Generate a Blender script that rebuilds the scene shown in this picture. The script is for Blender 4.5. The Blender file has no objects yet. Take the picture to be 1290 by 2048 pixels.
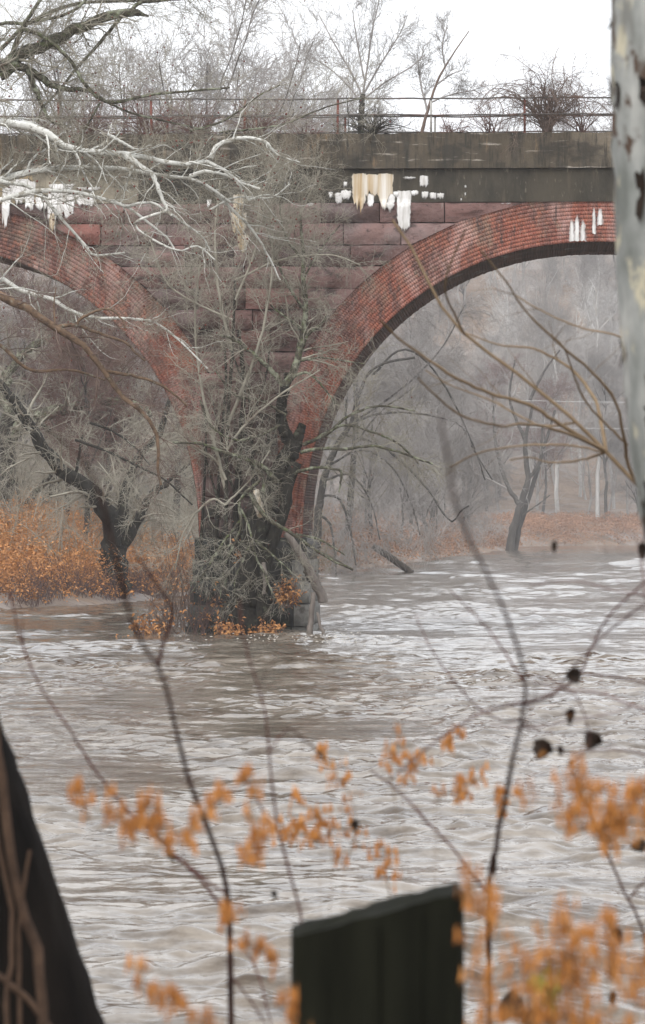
import bpy, math
import numpy as np
from mathutils import Matrix, Vector

sc = bpy.context.scene
col = sc.collection
R_ = math.radians
F = 8450.0            # focal length in photo pixels (photo is 1290 px wide)
CAMZ = 3.3

# ------------------------------------------------------------------ camera
cam = bpy.data.cameras.new('camera')
cam.sensor_fit = 'HORIZONTAL'; cam.sensor_width = 15.0
cam.lens = 15.0 * F / 1290.0
cam.clip_start = 0.5; cam.clip_end = 4000
cam.dof.use_dof = True; cam.dof.focus_distance = 128.0; cam.dof.aperture_fstop = 8.0
camo = bpy.data.objects.new('camera', cam); col.objects.link(camo)
PITCH = 26.0 / F
camo.location = (0, 0, CAMZ); camo.rotation_euler = (math.pi / 2 + PITCH, 0, 0)
sc.camera = camo

# ------------------------------------------------------------------ sky and sun (overcast)
SUN_EL, SUN_AZ = R_(48), R_(-158)          # azimuth clockwise from +Y: behind the camera, a little left
w = bpy.data.worlds.new('World'); sc.world = w; w.use_nodes = True
nt = w.node_tree; nt.nodes.clear()
sky = nt.nodes.new('ShaderNodeTexSky'); sky.sky_type = 'NISHITA'; sky.sun_disc = False
sky.sun_elevation = SUN_EL; sky.sun_rotation = SUN_AZ
sky.air_density = 1.5; sky.dust_density = 6.0
mixn = nt.nodes.new('ShaderNodeMix'); mixn.data_type = 'RGBA'
mixn.inputs[0].default_value = 0.90                                  # cloud cover
mixn.inputs[7].default_value = (10.7, 11.0, 11.5, 1)
bg = nt.nodes.new('ShaderNodeBackground'); bg.inputs[1].default_value = 0.1
wo = nt.nodes.new('ShaderNodeOutputWorld')
nt.links.new(sky.outputs[0], mixn.inputs[6]); nt.links.new(mixn.outputs[2], bg.inputs[0]); nt.links.new(bg.outputs[0], wo.inputs[0])
sun = bpy.data.lights.new('sun', 'SUN'); sun.energy = 1.5; sun.angle = R_(50); sun.color = (1, 0.97, 0.93)
suno = bpy.data.objects.new('sun', sun); col.objects.link(suno)
dv = Vector((math.sin(SUN_AZ) * math.cos(SUN_EL), math.cos(SUN_AZ) * math.cos(SUN_EL), math.sin(SUN_EL)))
suno.rotation_euler = dv.to_track_quat('Z', 'Y').to_euler(); suno.location = (0, -20, 60)
sc.view_settings.view_transform = 'Standard'; sc.view_settings.look = 'None'
sc.view_settings.exposure = 0.5; sc.view_settings.gamma = 1.0; sc.view_settings.use_curve_mapping = False
sc.cycles.use_denoising = True; sc.cycles.use_adaptive_sampling = False
sc.cycles.max_bounces = 6; sc.cycles.diffuse_bounces = 3; sc.cycles.glossy_bounces = 3; sc.cycles.volume_bounces = 2

# ------------------------------------------------------------------ helpers
rng = np.random.default_rng(7)
up = np.array([0, 0, 1.0])
ca, sa = math.cos(PITCH), math.sin(PITCH)

def P(px, py, Y):
    """world point at distance Y that the photo shows at pixel (px, py)"""
    u, v = (px - 645.0) / F, (1024.0 - py) / F
    d = np.array([u, ca - v * sa, v * ca + sa])
    return np.array([0, 0, CAMZ]) + d * (Y / d[1])

def norm(a):
    return a / np.maximum(np.linalg.norm(a, axis=-1, keepdims=True), 1e-9)

def mesh_np(name, V, Q=None, T=None, smooth=False, attr=None):
    me = bpy.data.meshes.new(name)
    V = np.asarray(V, dtype=np.float32)
    nq = 0 if Q is None else len(Q); ntr = 0 if T is None else len(T)
    me.vertices.add(len(V)); me.vertices.foreach_set('co', V.ravel())
    loops = []
    if nq: loops.append(np.asarray(Q, dtype=np.int32).ravel())
    if ntr: loops.append(np.asarray(T, dtype=np.int32).ravel())
    loops = np.concatenate(loops)
    me.loops.add(len(loops)); me.loops.foreach_set('vertex_index', loops)
    me.polygons.add(nq + ntr)
    st = np.concatenate([np.arange(nq) * 4, nq * 4 + np.arange(ntr) * 3]).astype(np.int32)
    me.polygons.foreach_set('loop_start', st)
    if smooth: me.polygons.foreach_set('use_smooth', np.ones(nq + ntr, dtype=bool))
    if attr is not None:
        a = me.attributes.new('tint', 'FLOAT', 'POINT'); a.data.foreach_set('value', np.asarray(attr, dtype=np.float32))
    me.update(calc_edges=True); me.validate()
    return me

def link(name, me, mat, parent=None, loc=None):
    o = bpy.data.objects.new(name, me); col.objects.link(o)
    if mat is not None and me is not None and len(me.materials) == 0: me.materials.append(mat)
    if parent is not None: o.parent = parent
    if loc is not None: o.location = loc
    return o

def tag(o, label=None, cat=None, group=None, kind=None):
    if label: o['label'] = label
    if cat: o['category'] = cat
    if group: o['group'] = group
    if kind: o['kind'] = kind
    return o

def empty(name, loc, label, cat, group=None, rz=0.0):
    o = bpy.data.objects.new(name, None); col.objects.link(o)
    o.location = [float(c) for c in loc]; o.rotation_euler = (0, 0, rz); o.empty_display_size = 0.2
    return tag(o, label, cat, group)

def copy_tree(o, parent=None):
    c = o.copy(); col.objects.link(c)
    if parent is not None: c.parent = parent
    for ch in [x for x in o.children]: copy_tree(ch, c)
    return c

class MB:
    """collects pieces of one mesh"""
    def __init__(s): s.V = []; s.Q = []; s.T = []; s.A = []; s.n = 0
    def add(s, V, Q=None, T=None, a=0.5):
        V = np.asarray(V, float).reshape(-1, 3)
        if Q is not None and len(Q): s.Q.append(np.asarray(Q) + s.n)
        if T is not None and len(T): s.T.append(np.asarray(T) + s.n)
        s.A.append(np.broadcast_to(np.asarray(a, float), (len(V),))); s.V.append(V); s.n += len(V)
    def mesh(s, name, smooth=False):
        return mesh_np(name, np.concatenate(s.V), np.concatenate(s.Q) if s.Q else None,
                       np.concatenate(s.T) if s.T else None, smooth, np.concatenate(s.A))
    def box(s, x0, x1, y0, y1, z0, z1, a=0.5):
        V = [(x, y, z) for z in (z0, z1) for y in (y0, y1) for x in (x0, x1)]
        s.add(V, [(0, 2, 3, 1), (4, 5, 7, 6), (0, 1, 5, 4), (2, 6, 7, 3), (0, 4, 6, 2), (1, 3, 7, 5)], a=a)
    def grid(s, G, a=0.5, flip=False):
        n, m = G.shape[:2]
        i = np.arange(n * m).reshape(n, m)
        q = np.stack([i[:-1, :-1], i[:-1, 1:], i[1:, 1:], i[1:, :-1]], -1).reshape(-1, 4)
        if flip: q = q[:, ::-1]
        s.add(G.reshape(-1, 3), q, a=a)
    def tubes(s, Pn, Rn, k, a=0.5, lump=0.0):
        """Pn (B,n,3) centre lines, Rn (B,n) radii, k sides"""
        B, n = Pn.shape[:2]
        if B == 0: return
        T = norm(np.gradient(Pn, axis=1))
        m = norm(T.mean(1))
        ref = np.where(np.abs(m[:, 2:3]) > 0.8, np.array([[1.0, 0.2, 0]]), np.array([[0.1, 0.15, 1.0]]))
        N = norm(np.cross(T, ref[:, None, :])); Bn = np.cross(T, N)
        th = np.arange(k) * 2 * np.pi / k
        rr = Rn[:, :, None] * (1 + lump * rng.standard_normal((B, n, k)))
        V = Pn[:, :, None, :] + rr[..., None] * (np.cos(th)[None, None, :, None] * N[:, :, None, :] + np.sin(th)[None, None, :, None] * Bn[:, :, None, :])
        idx = np.arange(B * n * k).reshape(B, n, k)
        a0, a1 = idx[:, :-1], idx[:, 1:]
        q = np.stack([a0, np.roll(a0, -1, 2), np.roll(a1, -1, 2), a1], -1).reshape(-1, 4)
        aa = np.repeat(np.broadcast_to(np.asarray(a, float).reshape(-1), (B,)), n * k)
        s.add(V, q, a=aa)

def crom(C, n):
    """Catmull-Rom through control rows C (m,d), n samples"""
    C = np.asarray(C, float); m = len(C)
    E = np.vstack([2 * C[0] - C[1], C, 2 * C[-1] - C[-2]])
    L = np.r_[0, np.cumsum(np.linalg.norm(np.diff(C[:, :3], axis=0), axis=1))]
    s = np.interp(np.linspace(0, L[-1], n), L, np.arange(m))
    i = np.minimum(s.astype(int), m - 2); t = (s - i)[:, None]
    p0, p1, p2, p3 = E[i], E[i + 1], E[i + 2], E[i + 3]
    return 0.5 * (2 * p1 + (p2 - p0) * t + (2 * p0 - 5 * p1 + 4 * p2 - p3) * t ** 2 + (3 * p1 - p0 - 3 * p2 + p3) * t ** 3)

def trace(pts, Y, w0, w1, n=24, jit=0.0, dY=0.0):
    """branch through photo pixels; w0,w1 = widths in photo pixels at both ends; dY = depth change along it"""
    m = len(pts)
    C = np.array([P(p[0], p[1], Y + (p[2] if len(p) > 2 else dY * i / (m - 1))) for i, p in enumerate(pts)])
    Q = crom(C, n)
    r = np.linspace(w0, w1, n) / F * Y / 2
    if jit: Q[1:-1] += rng.standard_normal((n - 2, 3)) * jit * r[1:-1, None]
    return Q, r

def stack(trs):
    return np.stack([t[0] for t in trs]), np.stack([t[1] for t in trs])

def grow(Pp, Rp, m, L, ang=(25, 65), n=6, wig=0.18, lift=0.0, t0=0.15, t1=1.0, rs=0.6, rmin=0.003, taper=0.3, flat=1.0, weight=False):
    """m children on every parent branch"""
    B, n0 = Pp.shape[:2]
    ln = np.linalg.norm(np.diff(Pp, axis=1), axis=2).sum(1)
    if weight:
        cnt = np.maximum(1, np.round(m * ln / ln.mean())).astype(int); idx = np.repeat(np.arange(B), cnt)
    else: idx = np.repeat(np.arange(B), m)
    K = len(idx)
    t = rng.uniform(t0, t1, K) * (n0 - 1)
    i = np.minimum(t.astype(int), n0 - 2); f = (t - i)[:, None]
    a, b = Pp[idx, i], Pp[idx, i + 1]
    p = a * (1 - f) + b * f
    rp = Rp[idx, i] * (1 - f[:, 0]) + Rp[idx, i + 1] * f[:, 0]
    tg = norm(b - a)
    rnd = rng.standard_normal((K, 3)); rnd[:, 1] *= flat
    perp = norm(rnd - (rnd * tg).sum(1, keepdims=True) * tg)
    an = np.radians(rng.uniform(ang[0], ang[1], K))[:, None]
    d = tg * np.cos(an) + perp * np.sin(an)
    le = L * rng.uniform(0.45, 1.25, K) * (1 - 0.45 * t / (n0 - 1))
    out = np.empty((K, n, 3)); out[:, 0] = p
    for j in range(1, n):
        d = d + wig * rng.standard_normal((K, 3)); d[:, 2] += lift
        d = norm(d)
        out[:, j] = out[:, j - 1] + d * (le / (n - 1))[:, None]
    r0 = np.maximum(rp * rs * rng.uniform(0.6, 1.0, K), rmin)
    rr = r0[:, None] * np.linspace(1, taper, n)[None, :]
    return out, np.maximum(rr, rmin * 0.6)

# ------------------------------------------------------------------ materials
def mat(name, ramp, scale=4.0, stretch=(1, 1, 1), layers=(), rough=0.9, bump=0.0, bscale=None, detail=6, tint=None, rand=None, spec=0.25, alpha_noise=None):
    """ramp [(pos,rgb)], layers [(scale, stretch, lo, hi, rgb, strength)] painted over by noise"""
    m = bpy.data.materials.new(name); m.use_nodes = True
    t = m.node_tree; N = t.nodes; Lk = t.links
    b = N['Principled BSDF']; b.inputs['Roughness'].default_value = rough
    b.inputs['Specular IOR Level'].default_value = spec
    tc = N.new('ShaderNodeTexCoord')
    oi = None
    def noise(sc_, st, det=detail, off=0.0):
        mp = N.new('ShaderNodeMapping'); mp.inputs['Scale'].default_value = st; mp.inputs['Location'].default_value = (off, off * 1.7, off * 0.6)
        Lk.new(tc.outputs['Object'], mp.inputs[0])
        nz = N.new('ShaderNodeTexNoise'); nz.inputs['Scale'].default_value = sc_; nz.inputs['Detail'].default_value = det
        nz.inputs['Roughness'].default_value = 0.62
        Lk.new(mp.outputs[0], nz.inputs['Vector']); return nz.outputs[0]
    cr = N.new('ShaderNodeValToRGB')
    el = cr.color_ramp.elements
    el[0].position, el[0].color = ramp[0][0], (*ramp[0][1], 1)
    el[1].position, el[1].color = ramp[-1][0], (*ramp[-1][1], 1)
    for p_, c_ in ramp[1:-1]:
        e = el.new(p_); e.color = (*c_, 1)
    Lk.new(noise(scale, stretch), cr.inputs[0]); out = cr.outputs[0]
    def mixc(fac, c, prev, mode='MIX'):
        mx = N.new('ShaderNodeMix'); mx.data_type = 'RGBA'; mx.blend_type = mode
        if isinstance(fac, float): mx.inputs[0].default_value = fac
        else: Lk.new(fac, mx.inputs[0])
        Lk.new(prev, mx.inputs[6])
        if isinstance(c, tuple): mx.inputs[7].default_value = (*c, 1)
        else: Lk.new(c, mx.inputs[7])
        return mx.outputs[2]
    if tint:                      # per-piece colour from the mesh attribute
        at = N.new('ShaderNodeAttribute'); at.attribute_name = 'tint'
        c2 = N.new('ShaderNodeValToRGB'); e2 = c2.color_ramp.elements
        e2[0].position, e2[0].color = tint[0][0], (*tint[0][1], 1); e2[1].position, e2[1].color = tint[-1][0], (*tint[-1][1], 1)
        for p_, c_ in tint[1:-1]:
            e = e2.new(p_); e.color = (*c_, 1)
        Lk.new(at.outputs['Fac'], c2.inputs[0]); out = mixc(0.28, c2.outputs[0], out)
    if rand:                      # per-object colour
        oi = N.new('ShaderNodeObjectInfo')
        c2 = N.new('ShaderNodeValToRGB'); e2 = c2.color_ramp.elements
        e2[0].position, e2[0].color = rand[0][0], (*rand[0][1], 1); e2[1].position, e2[1].color = rand[-1][0], (*rand[-1][1], 1)
        for p_, c_ in rand[1:-1]:
            e = e2.new(p_); e.color = (*c_, 1)
        Lk.new(oi.outputs['Random'], c2.inputs[0]); out = mixc(0.7, c2.outputs[0], out)
    for k, (s_, st_, lo, hi, c_, stg) in enumerate(layers):
        mr = N.new('ShaderNodeMapRange'); mr.inputs[1].default_value = lo; mr.inputs[2].default_value = hi; mr.inputs[4].default_value = stg
        Lk.new(noise(s_, st_, off=3.1 * (k + 1)), mr.inputs[0]); out = mixc(mr.outputs[0], c_, out)
    Lk.new(out, b.inputs['Base Color'])
    if bump:
        bp = N.new('ShaderNodeBump'); bp.inputs['Strength'].default_value = 1.0; bp.inputs['Distance'].default_value = bump
        Lk.new(noise(bscale or scale * 3, stretch, 8), bp.inputs['Height']); Lk.new(bp.outputs[0], b.inputs['Normal'])
    return m

M = {}
M['bark_dark'] = mat('dark_bark', [(0.35, (0.018, 0.016, 0.013)), (0.65, (0.06, 0.052, 0.042))], 9, (1, 1, 0.35),
                     [(3, (1, 1, 1), 0.56, 0.66, (0.20, 0.22, 0.16), 0.55)], bump=0.02, bscale=20)
M['bark_black'] = mat('wet_black_bark', [(0.35, (0.010, 0.009, 0.007)), (0.65, (0.035, 0.031, 0.024))], 9, (1, 1, 0.35), [(3, (1, 1, 1), 0.60, 0.68, (0.11, 0.12, 0.08), 0.5)], bump=0.03, bscale=16)
M['bark_moss'] = mat('mossy_bark', [(0.35, (0.03, 0.027, 0.02)), (0.65, (0.10, 0.09, 0.065))], 9, (1, 1, 1),
                     [(4, (1, 1, 1), 0.50, 0.62, (0.28, 0.30, 0.22), 0.8), (7, (1, 1, 1), 0.56, 0.62, (0.10, 0.12, 0.05), 0.7)], bump=0.02, bscale=20)
M['bark_pale'] = mat('pale_sycamore_bark', [(0.35, (0.40, 0.40, 0.37)), (0.6, (0.62, 0.62, 0.58))], 3, (1, 1, 1),
                     [(5, (1, 1, 1), 0.55, 0.60, (0.22, 0.20, 0.16), 0.8), (9, (1, 1, 1), 0.60, 0.66, (0.08, 0.07, 0.05), 0.8)], bump=0.006, bscale=12)
M['bark_brown'] = mat('brown_bark', [(0.35, (0.07, 0.045, 0.03)), (0.65, (0.19, 0.125, 0.08))], 6, (1, 1, 1),
                      [(5, (1, 1, 1), 0.58, 0.66, (0.24, 0.25, 0.2), 0.6)], bump=0.01, bscale=20)
M['twig_grey'] = mat('grey_twig_bark', [(0.3, (0.20, 0.185, 0.145)), (0.7, (0.42, 0.395, 0.33))], 0.9, layers=[(2.1, (1, 1, 1), 0.55, 0.7, (0.13, 0.085, 0.06), 0.7)])
M['twig_brown'] = mat('brown_twig_bark', [(0.3, (0.085, 0.06, 0.05)), (0.7, (0.22, 0.16, 0.13))], 0.9)
M['twig_red'] = mat('reddish_twig_bark', [(0.3, (0.10, 0.055, 0.045)), (0.7, (0.22, 0.14, 0.12))], 0.7)
M['twig_far'] = mat('hazed_grey_bark', [(0.3, (0.21, 0.195, 0.185)), (0.7, (0.41, 0.385, 0.365))], 0.25)  # grey bark, paled so its colour carries part of the distance haze
M['trunk_far'] = mat('woodland_trunk_bark', [(0.3, (0.03, 0.027, 0.024)), (0.7, (0.09, 0.082, 0.072))], 2, (1, 1, 0.3))
M['white_far'] = mat('white_sycamore_bark', [(0.35, (0.30, 0.29, 0.28)), (0.65, (0.62, 0.61, 0.59))], 0.5, (1, 1, 0.5),
                     [(0.8, (1, 1, 0.5), 0.58, 0.66, (0.25, 0.22, 0.19), 0.7)])
M['seed'] = mat('seed_ball_brown', [(0.3, (0.10, 0.022, 0.018)), (0.7, (0.17, 0.05, 0.035))], 3)
M['stone'] = mat('red_sandstone', [(0.3, (0.08, 0.05, 0.045)), (0.5, (0.19, 0.11, 0.098)), (0.72, (0.33, 0.22, 0.20))], 1.8, (1, 1, 1),
                 [(0.45, (1, 1, 1), 0.5, 0.62, (0.22, 0.185, 0.18), 0.6), (1.5, (0.7, 1, 1.6), 0.55, 0.64, (0.055, 0.045, 0.043), 0.75), (4.0, (1, 1, 1.6), 0.60, 0.68, (0.05, 0.04, 0.04), 0.7), (2.2, (2, 1, 0.5), 0.62, 0.70, (0.34, 0.33, 0.29), 0.45)],
                 rough=0.92, bump=0.07, bscale=6, rand=[(0, (0.045, 0.036, 0.035)), (0.25, (0.10, 0.068, 0.065)), (0.5, (0.19, 0.105, 0.095)), (0.7, (0.27, 0.175, 0.16)), (0.85, (0.31, 0.22, 0.21)), (1, (0.25, 0.085, 0.06))])
M['stone_low'] = mat('damp_dark_sandstone', [(0.3, (0.05, 0.04, 0.037)), (0.55, (0.12, 0.085, 0.08)), (0.75, (0.22, 0.16, 0.15))], 1.6, (1, 1, 1),
                     [(1.3, (1.5, 1, 0.5), 0.52, 0.62, (0.035, 0.038, 0.03), 0.8)], bump=0.05, bscale=6, rand=[(0, (0.05, 0.042, 0.04)), (1, (0.20, 0.13, 0.12))])
M['stone_dark'] = mat('wet_dark_stone', [(0.3, (0.012, 0.013, 0.012)), (0.7, (0.065, 0.063, 0.06))], 2.0, (1, 1, 1),
                      [(3, (1, 1, 1), 0.55, 0.65, (0.05, 0.06, 0.035), 0.7)], rough=0.6, bump=0.05, bscale=6, rand=[(0, (0.012, 0.013, 0.012)), (1, (0.06, 0.058, 0.052))])
M['stone_grey'] = mat('grey_footing_stone', [(0.3, (0.10, 0.097, 0.088)), (0.7, (0.33, 0.32, 0.295))], 2.0, (1, 1, 1),
                      [(3, (1, 1, 1), 0.55, 0.65, (0.07, 0.06, 0.05), 0.7)], bump=0.04, bscale=6)
M['core'] = mat('joint_mortar', [(0.3, (0.025, 0.02, 0.018)), (0.7, (0.06, 0.048, 0.044))], 2)
M['brick'] = mat('red_brick', [(0.3, (0.19, 0.062, 0.046)), (0.7, (0.31, 0.115, 0.082))], 1.2, (1, 1, 1),
                 [(0.33, (1, 1, 1), 0.43, 0.57, (0.115, 0.064, 0.056), 0.8), (0.7, (1.4, 1, 0.7), 0.56, 0.66, (0.21, 0.17, 0.13), 0.65), (1.4, (2.2, 1, 0.6), 0.52, 0.62, (0.10, 0.062, 0.056), 0.75), (0.55, (1, 1, 1), 0.54, 0.66, (0.38, 0.12, 0.06), 0.55), (0.9, (1.2, 1, 0.6), 0.50, 0.64, (0.46, 0.30, 0.27), 0.62), (5, (1, 1, 1), 0.52, 0.64, (0.42, 0.16, 0.10), 0.45), (4, (1.5, 1, 0.8), 0.54, 0.64, (0.085, 0.05, 0.045), 0.55), (11, (1, 1, 1), 0.52, 0.64, (0.40, 0.24, 0.19), 0.35),
                  (2.6, (2, 1, 0.45), 0.62, 0.69, (0.07, 0.055, 0.05), 0.75), (0.8, (1, 1, 1), 0.63, 0.70, (0.25, 0.22, 0.17), 0.6)],
                 tint=[(0, (0.17, 0.05, 0.04)), (0.5, (0.31, 0.098, 0.062)), (1, (0.42, 0.15, 0.085))], bump=0.008, bscale=9)
M['soffit'] = mat('dark_soffit_brick', [(0.3, (0.035, 0.025, 0.022)), (0.7, (0.13, 0.07, 0.055))], 1.5, (1, 0.4, 1),
                  [(1.1, (1, 0.5, 1), 0.6, 0.68, (0.30, 0.29, 0.28), 0.55)], tint=[(0, (0.03, 0.022, 0.02)), (1, (0.14, 0.07, 0.05))])  # darker brick than the ring face
M['mortar'] = mat('brick_mortar', [(0.3, (0.15, 0.056, 0.042)), (0.7, (0.26, 0.11, 0.083))], 1.5,
                  layers=[(0.33, (1, 1, 1), 0.53, 0.66, (0.10, 0.065, 0.06), 0.75), (2.6, (2, 1, 0.45), 0.62, 0.69, (0.07, 0.055, 0.05), 0.75)])
M['conc_top'] = mat('weathered_parapet_concrete', [(0.3, (0.048, 0.040, 0.030)), (0.7, (0.12, 0.098, 0.07))], 0.9, (1, 1, 0.6),
                    [(1.6, (2.2, 1, 0.22), 0.50, 0.62, (0.05, 0.045, 0.038), 0.8), (2.4, (0.30, 1, 2.8), 0.59, 0.65, (0.42, 0.38, 0.33), 0.75),
                     (1.2, (2.5, 1, 0.5), 0.60, 0.68, (0.25, 0.17, 0.10), 0.5), (0.28, (1, 1, 0.3), 0.52, 0.62, (0.22, 0.185, 0.14), 0.6), (3.5, (2.5, 1, 0.3), 0.50, 0.62, (0.03, 0.028, 0.024), 0.75), (0.7, (1, 1, 2.0), 0.52, 0.60, (0.035, 0.032, 0.027), 0.7)], bump=0.05, bscale=8)
M['conc_band'] = mat('dark_band_concrete', [(0.3, (0.016, 0.015, 0.013)), (0.7, (0.075, 0.066, 0.050))], 1.2, (1, 1, 0.5),
                     [(1.9, (2.4, 1, 0.25), 0.56, 0.68, (0.12, 0.10, 0.07), 0.6), (0.5, (1, 1, 0.6), 0.5, 0.62, (0.080, 0.068, 0.050), 0.6), (5, (1.6, 1, 0.5), 0.60, 0.68, (0.22, 0.20, 0.15), 0.5)], bump=0.03, bscale=8)  # darker concrete than the parapet blocks above it
M['conc_worn'] = mat('spalled_pale_concrete', [(0.3, (0.13, 0.115, 0.09)), (0.7, (0.32, 0.285, 0.22))], 1.4, (1, 1, 0.8),
                     [(1.8, (0.6, 1, 1.6), 0.53, 0.62, (0.05, 0.045, 0.036), 0.85), (1.3, (2, 1, 0.5), 0.60, 0.66, (0.36, 0.25, 0.12), 0.6)], bump=0.05, bscale=6)
M['calcite'] = mat('white_mineral_crust', [(0.3, (0.42, 0.40, 0.37)), (0.6, (0.74, 0.73, 0.72))], 2.5, (2.5, 1, 0.4), bump=0.01, bscale=12)
M['calcite_tan'] = mat('tan_mineral_crust', [(0.35, (0.40, 0.26, 0.11)), (0.5, (0.55, 0.47, 0.36)), (0.65, (0.72, 0.69, 0.64))], 1.1, (4.0, 1, 0.12), bump=0.01, bscale=12)
M['rust'] = mat('rusty_iron', [(0.3, (0.09, 0.03, 0.025)), (0.7, (0.20, 0.075, 0.055))], 5)
M['iron'] = mat('dark_iron_rail', [(0.3, (0.06, 0.055, 0.05)), (0.7, (0.16, 0.145, 0.135))], 2, (1, 1, 1), [(1.1, (1, 1, 1), 0.55, 0.65, (0.16, 0.075, 0.055), 0.7)])
M['iron_grey'] = mat('galvanised_post', [(0.3, (0.30, 0.29, 0.27)), (0.7, (0.45, 0.44, 0.42))], 4)
M['ballast'] = mat('dark_track_ballast', [(0.3, (0.02, 0.02, 0.02)), (0.7, (0.09, 0.085, 0.08))], 4, bump=0.05)
M['litter'] = mat('leaf_litter_ground', [(0.3, (0.13, 0.095, 0.07)), (0.7, (0.27, 0.20, 0.15))], 0.35, (1, 1, 1),
                  [(0.12, (1, 1, 1), 0.48, 0.62, (0.27, 0.245, 0.23), 0.75), (2.5, (1, 1, 1), 0.52, 0.66, (0.10, 0.075, 0.06), 0.6)], bump=0.15, bscale=2)
M['near_soil'] = mat('near_bank_leaf_litter', [(0.3, (0.04, 0.028, 0.018)), (0.7, (0.16, 0.10, 0.06))], 6, bump=0.03)
M['fern'] = mat('dry_orange_fern', [(0.3, (0.32, 0.15, 0.065)), (0.5, (0.50, 0.235, 0.09)), (0.72, (0.60, 0.34, 0.15))], 0.5, tint=[(0, (0.30, 0.14, 0.07)), (0.5, (0.50, 0.225, 0.085)), (1, (0.62, 0.36, 0.165))])
M['fern_near'] = mat('dry_orange_fern_near', [(0.3, (0.34, 0.13, 0.03)), (0.7, (0.56, 0.25, 0.07))], 6, tint=[(0, (0.16, 0.05, 0.02)), (0.5, (0.46, 0.19, 0.055)), (1, (0.66, 0.36, 0.14))])
M['fern_far'] = mat('brown_bank_brush', [(0.3, (0.22, 0.12, 0.08)), (0.7, (0.40, 0.23, 0.14))], 0.12, tint=[(0, (0.16, 0.10, 0.085)), (0.5, (0.34, 0.18, 0.105)), (1, (0.48, 0.28, 0.15))])
M['brush'] = mat('purple_brown_brush', [(0.3, (0.07, 0.045, 0.04)), (0.7, (0.17, 0.11, 0.10))], 0.8)
M['stem'] = mat('dark_red_stem', [(0.3, (0.028, 0.012, 0.010)), (0.7, (0.10, 0.042, 0.033))], 12, bump=0.002, bscale=60)
M['stem_tan'] = mat('tan_shoot_bark', [(0.3, (0.10, 0.065, 0.035)), (0.7, (0.26, 0.19, 0.12))], 3)
M['stem_soft'] = mat('grey_brown_twig', [(0.3, (0.13, 0.095, 0.09)), (0.7, (0.27, 0.21, 0.20))], 5)
M['leaf_dead'] = mat('dead_leaf', [(0.3, (0.008, 0.006, 0.005)), (0.7, (0.032, 0.02, 0.013))], 25, layers=[(14, (1, 1, 1), 0.6, 0.68, (0.25, 0.11, 0.03), 0.7)])
M['leaf_green'] = mat('yellow_green_leaf', [(0.3, (0.22, 0.20, 0.04)), (0.7, (0.40, 0.34, 0.08))], 8)
M['post'] = mat('shade_dark_post_wood', [(0.3, (0.005, 0.0053, 0.0035)), (0.7, (0.015, 0.0155, 0.010))], 14, (1, 1, 0.12), bump=0.006, bscale=30, rough=0.95, spec=0.1)  # shade of the trees near the post is put into this near-black colour
M['trunk_near'] = mat('shade_black_bark', [(0.3, (0.004, 0.0033, 0.003)), (0.7, (0.014, 0.011, 0.009))], 14, (1, 1, 0.25), bump=0.012, bscale=25, spec=0.1)  # bark colour darkened to near black with the tree shade painted in
M['vine'] = mat('brown_vine_bark', [(0.3, (0.03, 0.018, 0.012)), (0.7, (0.09, 0.055, 0.036))], 20)
M['syc_near'] = mat('peeling_sycamore_bark', [(0.35, (0.15, 0.16, 0.145)), (0.5, (0.27, 0.28, 0.265)), (0.66, (0.42, 0.42, 0.395))], 7, (1, 1, 0.45),
                    [(9, (1, 1, 0.6), 0.56, 0.62, (0.55, 0.50, 0.36), 0.8), (11, (1, 1, 0.55), 0.565, 0.60, (0.07, 0.04, 0.025), 0.95), (5, (1, 1, 0.4), 0.58, 0.66, (0.17, 0.17, 0.155), 0.8)], bump=0.004, bscale=14)
M['log'] = mat('grey_driftwood', [(0.3, (0.10, 0.085, 0.075)), (0.7, (0.27, 0.235, 0.21))], 5, (1, 1, 0.3), bump=0.02)
M['log_dark'] = mat('dark_wet_driftwood', [(0.3, (0.03, 0.025, 0.022)), (0.7, (0.10, 0.085, 0.07))], 5)
M['wire'] = mat('pale_cable', [(0.3, (0.5, 0.5, 0.5)), (0.7, (0.6, 0.6, 0.6))], 1)
M['foam'] = mat('river_foam', [(0.3, (0.62, 0.56, 0.48)), (0.7, (0.80, 0.77, 0.72))], 3)

def thin_edges(m):
    t = m.node_tree; N = t.nodes; Lk = t.links; b = N['Principled BSDF']
    at = N.new('ShaderNodeAttribute'); at.attribute_name = 'tint'
    tc = N.new('ShaderNodeTexCoord'); nz = N.new('ShaderNodeTexNoise'); nz.inputs['Scale'].default_value = 9; nz.inputs['Detail'].default_value = 6; nz.inputs['Roughness'].default_value = .7
    mp = N.new('ShaderNodeMapping'); mp.inputs['Scale'].default_value = (1.6, 1, .6); Lk.new(tc.outputs['Object'], mp.inputs[0]); Lk.new(mp.outputs[0], nz.inputs['Vector'])
    ad = N.new('ShaderNodeMath'); ad.operation = 'MULTIPLY_ADD'; ad.inputs[1].default_value = 1.5; Lk.new(at.outputs['Fac'], ad.inputs[0]); Lk.new(nz.outputs[0], ad.inputs[2])
    mr = N.new('ShaderNodeMapRange'); mr.inputs[1].default_value = .58; mr.inputs[2].default_value = 1.2; Lk.new(ad.outputs[0], mr.inputs[0]); Lk.new(mr.outputs[0], b.inputs['Alpha'])
thin_edges(M['calcite']); thin_edges(M['calcite_tan'])
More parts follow.
